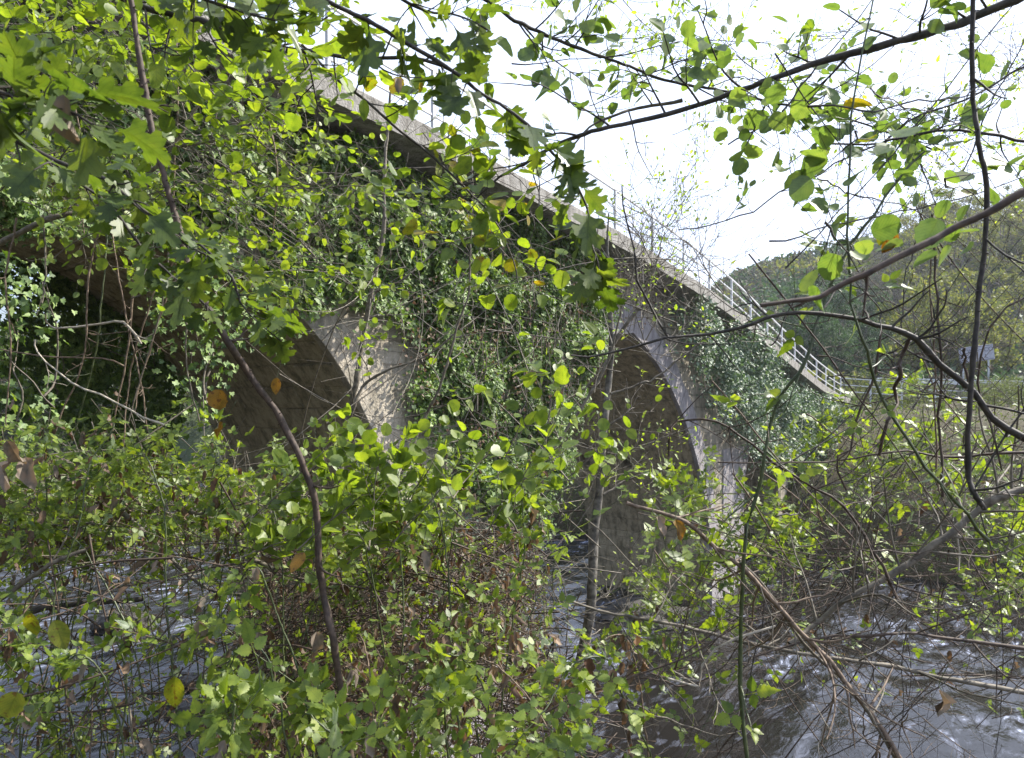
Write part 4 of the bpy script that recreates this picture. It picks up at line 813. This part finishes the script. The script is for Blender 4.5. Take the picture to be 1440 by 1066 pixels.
# ------------------------------------------------------------------ bramble thicket on the near bank
def gz(x, y): return ground(float(x), float(y))
R = np.random.default_rng(77)
def shoot(px, py, Y_, seed_, label, group, t0=.5, leaf='bramble', mat='bramble', lsize=.052, dead=.12, bark='green', gap=.05, ntw=10, twl=.18, root_dx=.5):
    R = np.random.default_rng(seed_); tip = P(px, py, Y_)
    rx = tip[0]+R.normal(0, root_dx); ry = max(1.2, min(tip[1]+R.normal(0,.3), 5.4)); rz_ = min(gz(rx, ry), tip[2]-.5); base = np.array([rx, ry, rz_])
    dv = tip-base; path = np.array([base, base+dv*np.array([.1,.1,.4])+R.normal(0,.06,3), base+dv*np.array([.35,.35,.8])+R.normal(0,.06,3), base+dv*np.array([.7,.7,1.04])+R.normal(0,.04,3), tip])
    tubes, lp, ld = grow(path, .0055, .0016, R, ntw=ntw, twl=twl, leaf=leaf, gap=gap, t0=t0, sub=1, main_leaves=True, wig=.003)
    root = empty('bramble_shoot', base, label, 'shoot', group)
    link('stem', tubes_mesh('stem', tubes, 5), M[bark], root)
    k = R.random(len(lp)) < dead
    add_leaves(root, 'dead', M['dead'], lp[k], unit(ld[k]*.3-ZU), lsize*1.0, R, 1, 'dead_leaves')
    add_leaves(root, leaf, M[mat], lp[~k], ld[~k], lsize, R, 1)
def shoots(n, region, seed, label, group, Ymin, Ymax, **kw):
    R = np.random.default_rng(seed); xs_ = [p[0] for p in region]; ys_ = [p[1] for p in region]; k = 0
    while k < n:
        x = R.uniform(min(xs_), max(xs_)); y = R.uniform(min(ys_), max(ys_))
        if inpoly(np.array([x]), np.array([y]), region)[0]:
            shoot(x, y, R.uniform(Ymin, Ymax), seed*1000+k, label, group, **kw); k += 1
shoots(30, [(-30,650),(280,665),(420,700),(400,780),(200,800),(-30,820)], 51, 'green bramble shoot in the leafy band under the left arch', 'bramble shoots under the left arch', 2.6, 4.2, t0=.8)
shoots(14, [(400,700),(760,720),(760,840),(420,840)], 52, 'leafy bramble shoot before the foot of the middle pier', 'bramble shoots before the middle pier', 2.6, 4.2, t0=.75)
shoots(12, [(330,850),(780,850),(820,1060),(330,1060)], 53, 'bramble shoot with green and withered leaves at bottom centre', 'bramble shoots at bottom centre', 2.2, 3.4, dead=.4, bark='red', t0=.6)
shoots(13, [(-30,900),(330,900),(330,1080),(-30,1080)], 54, 'single upright bramble shoot over the water at lower left', 'bramble shoots at lower left', 1.9, 2.8, ntw=3, twl=.1, t0=.75)
shoots(7, [(300,1000),(800,1000),(860,1090),(300,1090)], 55, 'near nettle-green shoot with toothed leaves along the bottom edge', 'toothed-leaf shoots at the bottom edge', 1.5, 2.1, lsize=.062, dead=.05, ntw=4, twl=.1)
# tangle too dense to count
def tangle(name, label, region, n, Ymin, Ymax, seed, bark, rad, dead_n, green_n, gl='bramble', gm='bramble', gs=.06, amp=.5, ds=.05):
    R = np.random.default_rng(seed); xs_ = [p[0] for p in region]; ys_ = [p[1] for p in region]
    def pts_in(m):
        x = R.uniform(min(xs_), max(xs_), m*4); y = R.uniform(min(ys_), max(ys_), m*4); k = inpoly(x, y, region); x = x[k][:m]; y = y[k][:m]
        d = R.uniform(Ymin, Ymax, len(x)); return np.stack([(x-CX)/F*d, d, CAMZ+(HY-y)/F*d], 1)
    tb = []
    for c in pts_in(n):
        a = R.normal(0,1,3)*np.array([1,.6,.55]); a = unit(a); l = R.uniform(.2,1.1)*amp; b = R.normal(0,.25,3)
        q = spline(np.array([c-a*l, c-a*l*.4+b*l*.5, c+a*l*.3+b*l*.6, c+a*l]), 10); tb.append((q, np.linspace(1,.4,10)*rad*R.uniform(.4,1.4)))
    root = link(name, tubes_mesh(name, tb, 4), M[bark]); tag(root, label, 'thicket', None, 'stuff')
    for nn, kind, mt, sz, nm in ((dead_n,'dead','dead',ds,'dead_leaves'),(green_n,gl,gm,gs,'leaves')):
        if nn:
            p = pts_in(nn); m_ = len(p); cl_ = np.array([noise.noise(Vector(tuple(v*2.2)))+.6*noise.noise(Vector(tuple(v*6))) for v in p]); kk = cl_ > (-.12 if nm == 'leaves' else -.3); p = p[kk]; m_ = len(p)
            d = unit(R.normal(0,1,(m_,3))+(ZU*-1.2 if kind == 'dead' else 0)); nr = unit(ZU*.9+R.normal(0,.55,(m_,3))-np.array([0,.4,0]))
            o = link(nm, leaves_mesh(nm, kind, p, d, nr, R.uniform(.5,1.3,m_)*sz), M[mt], root); o.location = (0,0,0); o['kind'] = 'stuff'
tangle('thicket', 'dense brown bramble tangle in front of the middle pier', [(380,740),(740,740),(735,860),(800,960),(830,1090),(340,1090),(330,880),(400,760)], 1100, 3.4, 4.9, 81, 'cane', .0038, 4200, 1500, gs=.045, ds=.042)
tangle('thicket_edge', 'leafy tangle under the left arch above the water', [(-60,650),(120,640),(300,655),(430,700),(420,770),(250,770),(100,780),(-60,800)], 420, 3.0, 5.2, 82, 'grey', .0032, 900, 3000, gs=.045, ds=.045)
tangle('water_edge_tangle', 'loose twigs and leaves over the water at the lower left', [(-60,780),(400,770),(360,1090),(-60,1090)], 190, 2.2, 4.2, 83, 'cane', .0034, 300, 1100, gs=.045)
tangle('twig_tangle', 'loose web of thin twigs over the river at the right', [(900,720),(1460,640),(1460,1000),(900,950)], 170, 2.4, 4.6, 84, 'cane', .0026, 60, 380, gs=.05)
tangle('pier_weeds', 'weeds and dead leaves around the foot of the middle pier', [(420,740),(760,760),(790,1000),(400,1000)], 500, 5.0, 7.0, 85, 'grey', .005, 3000, 2600, ds=.06, amp=.8)
tangle('arch_twigs', 'fine grey twigs before the ivy wall', [(300,250),(840,300),(840,640),(760,740),(560,640),(400,450)], 90, 4.2, 6.5, 86, 'grey', .004, 0, 60, 'small', 'sprig', .04, 1.0)

# singled-out leaves: the orange and withered ones that stand out
def leaf_thing(name, label, px, py, Y_, size, kind, mat, seed, group=None, hang=True):
    R = np.random.default_rng(seed); p = P(px, py, Y_)
    root = empty(name, p, label, 'leaf', group)
    d = unit((-ZU if hang else ZU)+R.normal(0,.3,3)); top = p-d*size*.5
    link('blade', leaves_mesh('blade', kind, np.array([top]), np.array([d]), np.array([unit(np.array([.2,-1,.3])+R.normal(0,.25,3))]), np.array([size]), np.array([.15]), np.array([.3])), M[mat], root)
    q = spline(np.array([top, top-d*.02+R.normal(0,.004,3), top-d*.05+np.array([.015,0,.02])]), 6); link('stalk', tubes_mesh('stalk', [(q, np.full(6,.0011))], 4), M['green'], root)
for (px, py, Y_, s, k, mt, lb) in ((306,562,1.95,.058,'round','orange','round orange-yellow leaf hanging before the left arch shadow'),(308,605,1.95,.055,'dead','orange','curled orange leaf just below the round orange one'),
     (388,543,1.95,.05,'oval','orange','orange-edged oval leaf close to the thorny cane'),(418,790,1.9,.065,'oval','orange','rusty brown leaf hanging beside the lower thorny cane'),(84,893,1.7,.08,'oval','yellow','spotted yellow-green leaf drooping at lower left, right of its neighbour'),
     (45,880,1.7,.075,'oval','yellow','spotted yellow leaf drooping at the left edge over the water'),(245,975,1.8,.09,'oval','yellow','large blotched dark yellow leaf over the water at lower left'),(15,992,1.6,.06,'round','yellow','yellow leaf cut by the left edge near the bottom'),
     (285,890,1.9,.08,'dead','dead','crumpled pale brown dead leaf over the lower left water'),(1240,330,1.6,.055,'oval','yellow','yellow-brown oval leaf against the hill top, upper of two'),(1252,340,1.62,.06,'oval','orange','brownish oval leaf against the hill top, lower of two'),
     (512,155,2.0,.06,'oval','round','single pointed leaf hanging before the deck slab at upper centre'),(1323,990,1.8,.07,'dead','dead','black withered leaf bunch hanging over the water at lower right'),(955,745,1.9,.06,'dead','orange','brown curled leaf on the pale brown liana'),
     (930,740,1.9,.06,'dead','dead','grey-brown withered leaf hanging left of the brown curled one'),(95,170,1.0,.07,'dead','dead','grey rolled leaf hanging at upper left'),(22,640,2.0,.11,'dead','dead','large brown crumpled leaf at the left edge of the thicket, highest of three'),(40,665,2.05,.1,'dead','dead','brown crumpled leaf at the left edge, rightmost of three'),(8,668,2.0,.1,'dead','dead','brown crumpled leaf cut by the left edge, lowest of three'),(600,790,2.3,.08,'dead','dead','grey dried leaf hanging in the middle of the thicket'),(445,905,2.0,.08,'dead','dead','pale dried leaf left of the lower thorny cane'),(560,120,1.9,.045,'dead','dead','grey rolled leaf against the slab at top centre')):
    leaf_thing('withered_leaf' if k == 'dead' else 'hanging_leaf', lb, px, py, Y_, s, k, mt, int(px+py))

# ------------------------------------------------------------------ haze, sky, sun, camera
hz = MB(); hz.box((60, 70, 49), (420, 330, 51.5))
m, t = nt('haze'); o_ = N_(t, 'ShaderNodeOutputMaterial'); v = N_(t, 'ShaderNodeVolumePrincipled'); v.inputs['Density'].default_value = .00045; v.inputs['Color'].default_value = (.86,.9,1,1); v.inputs['Anisotropy'].default_value = .3
t.links.new(v.outputs[0], o_.inputs['Volume'])
USE_HAZE = True
if USE_HAZE: h_ = hz.build('haze', m); tag(h_, 'thin pale haze in the valley air', 'haze', None, 'stuff')

AZ = (.93, .367); EL = math.radians(42)
sun_dir = Vector((AZ[0]*math.cos(EL), AZ[1]*math.cos(EL), math.sin(EL))).normalized()
w = bpy.data.worlds.new('World'); bpy.context.scene.world = w; w.use_nodes = True; t = w.node_tree; t.nodes.clear(); L = t.links.new
sky = t.nodes.new('ShaderNodeTexSky'); sky.sky_type = 'NISHITA'; sky.sun_disc = False; sky.sun_elevation = EL; sky.sun_rotation = math.atan2(sun_dir.x, sun_dir.y)
sky.air_density = 1.0; sky.dust_density = 3.0; sky.ozone_density = 1.5
bg = t.nodes.new('ShaderNodeBackground'); bg.inputs[1].default_value = .08
tc = t.nodes.new('ShaderNodeTexCoord'); dp = N_(t, 'ShaderNodeVectorMath', operation='DOT_PRODUCT'); dp.inputs[1].default_value = sun_dir
L(tc.outputs['Generated'], dp.inputs[0])
mr = N_(t, 'ShaderNodeMapRange', interpolation_type='SMOOTHSTEP'); L(dp.outputs['Value'], mr.inputs[0]); mr.inputs[1].default_value = -.35; mr.inputs[2].default_value = .5; mr.inputs[3].default_value = 0; mr.inputs[4].default_value = .75
vx = N_(t, 'ShaderNodeMix', data_type='RGBA'); L(mr.outputs[0], vx.inputs[0]); L(sky.outputs[0], vx.inputs[6]); vx.inputs[7].default_value = (8.0,9.2,12.2,1)   # thin bright cloud veil round the sun
L(vx.outputs[2], bg.inputs[0]); ow = t.nodes.new('ShaderNodeOutputWorld'); L(bg.outputs[0], ow.inputs[0])
ld = bpy.data.lights.new('sun', 'SUN'); ld.energy = 5.0; ld.angle = math.radians(.5); ld.color = (1,.95,.86)
so = bpy.data.objects.new('sun', ld); C.objects.link(so); so.rotation_euler = (-sun_dir).to_track_quat('-Z', 'Y').to_euler()
cd = bpy.data.cameras.new('camera'); cam = bpy.data.objects.new('camera', cd); C.objects.link(cam); cam.location = (0,0,CAMZ); cam.rotation_euler = (PI/2,0,0)
cd.sensor_width = 36; cd.lens = 24; cd.shift_y = (HY-533)/1440; cd.clip_start = .02; cd.clip_end = 3000
cd.dof.use_dof = True; cd.dof.focus_distance = 5.0; cd.dof.aperture_fstop = 9
sc = bpy.context.scene; sc.camera = cam
sc.view_settings.view_transform = 'Standard'; sc.view_settings.look = 'None'; sc.view_settings.exposure = 1.3; sc.view_settings.gamma = 1
sc.cycles.max_bounces = 8; sc.cycles.transmission_bounces = 4; sc.cycles.diffuse_bounces = 4; sc.cycles.volume_bounces = 0
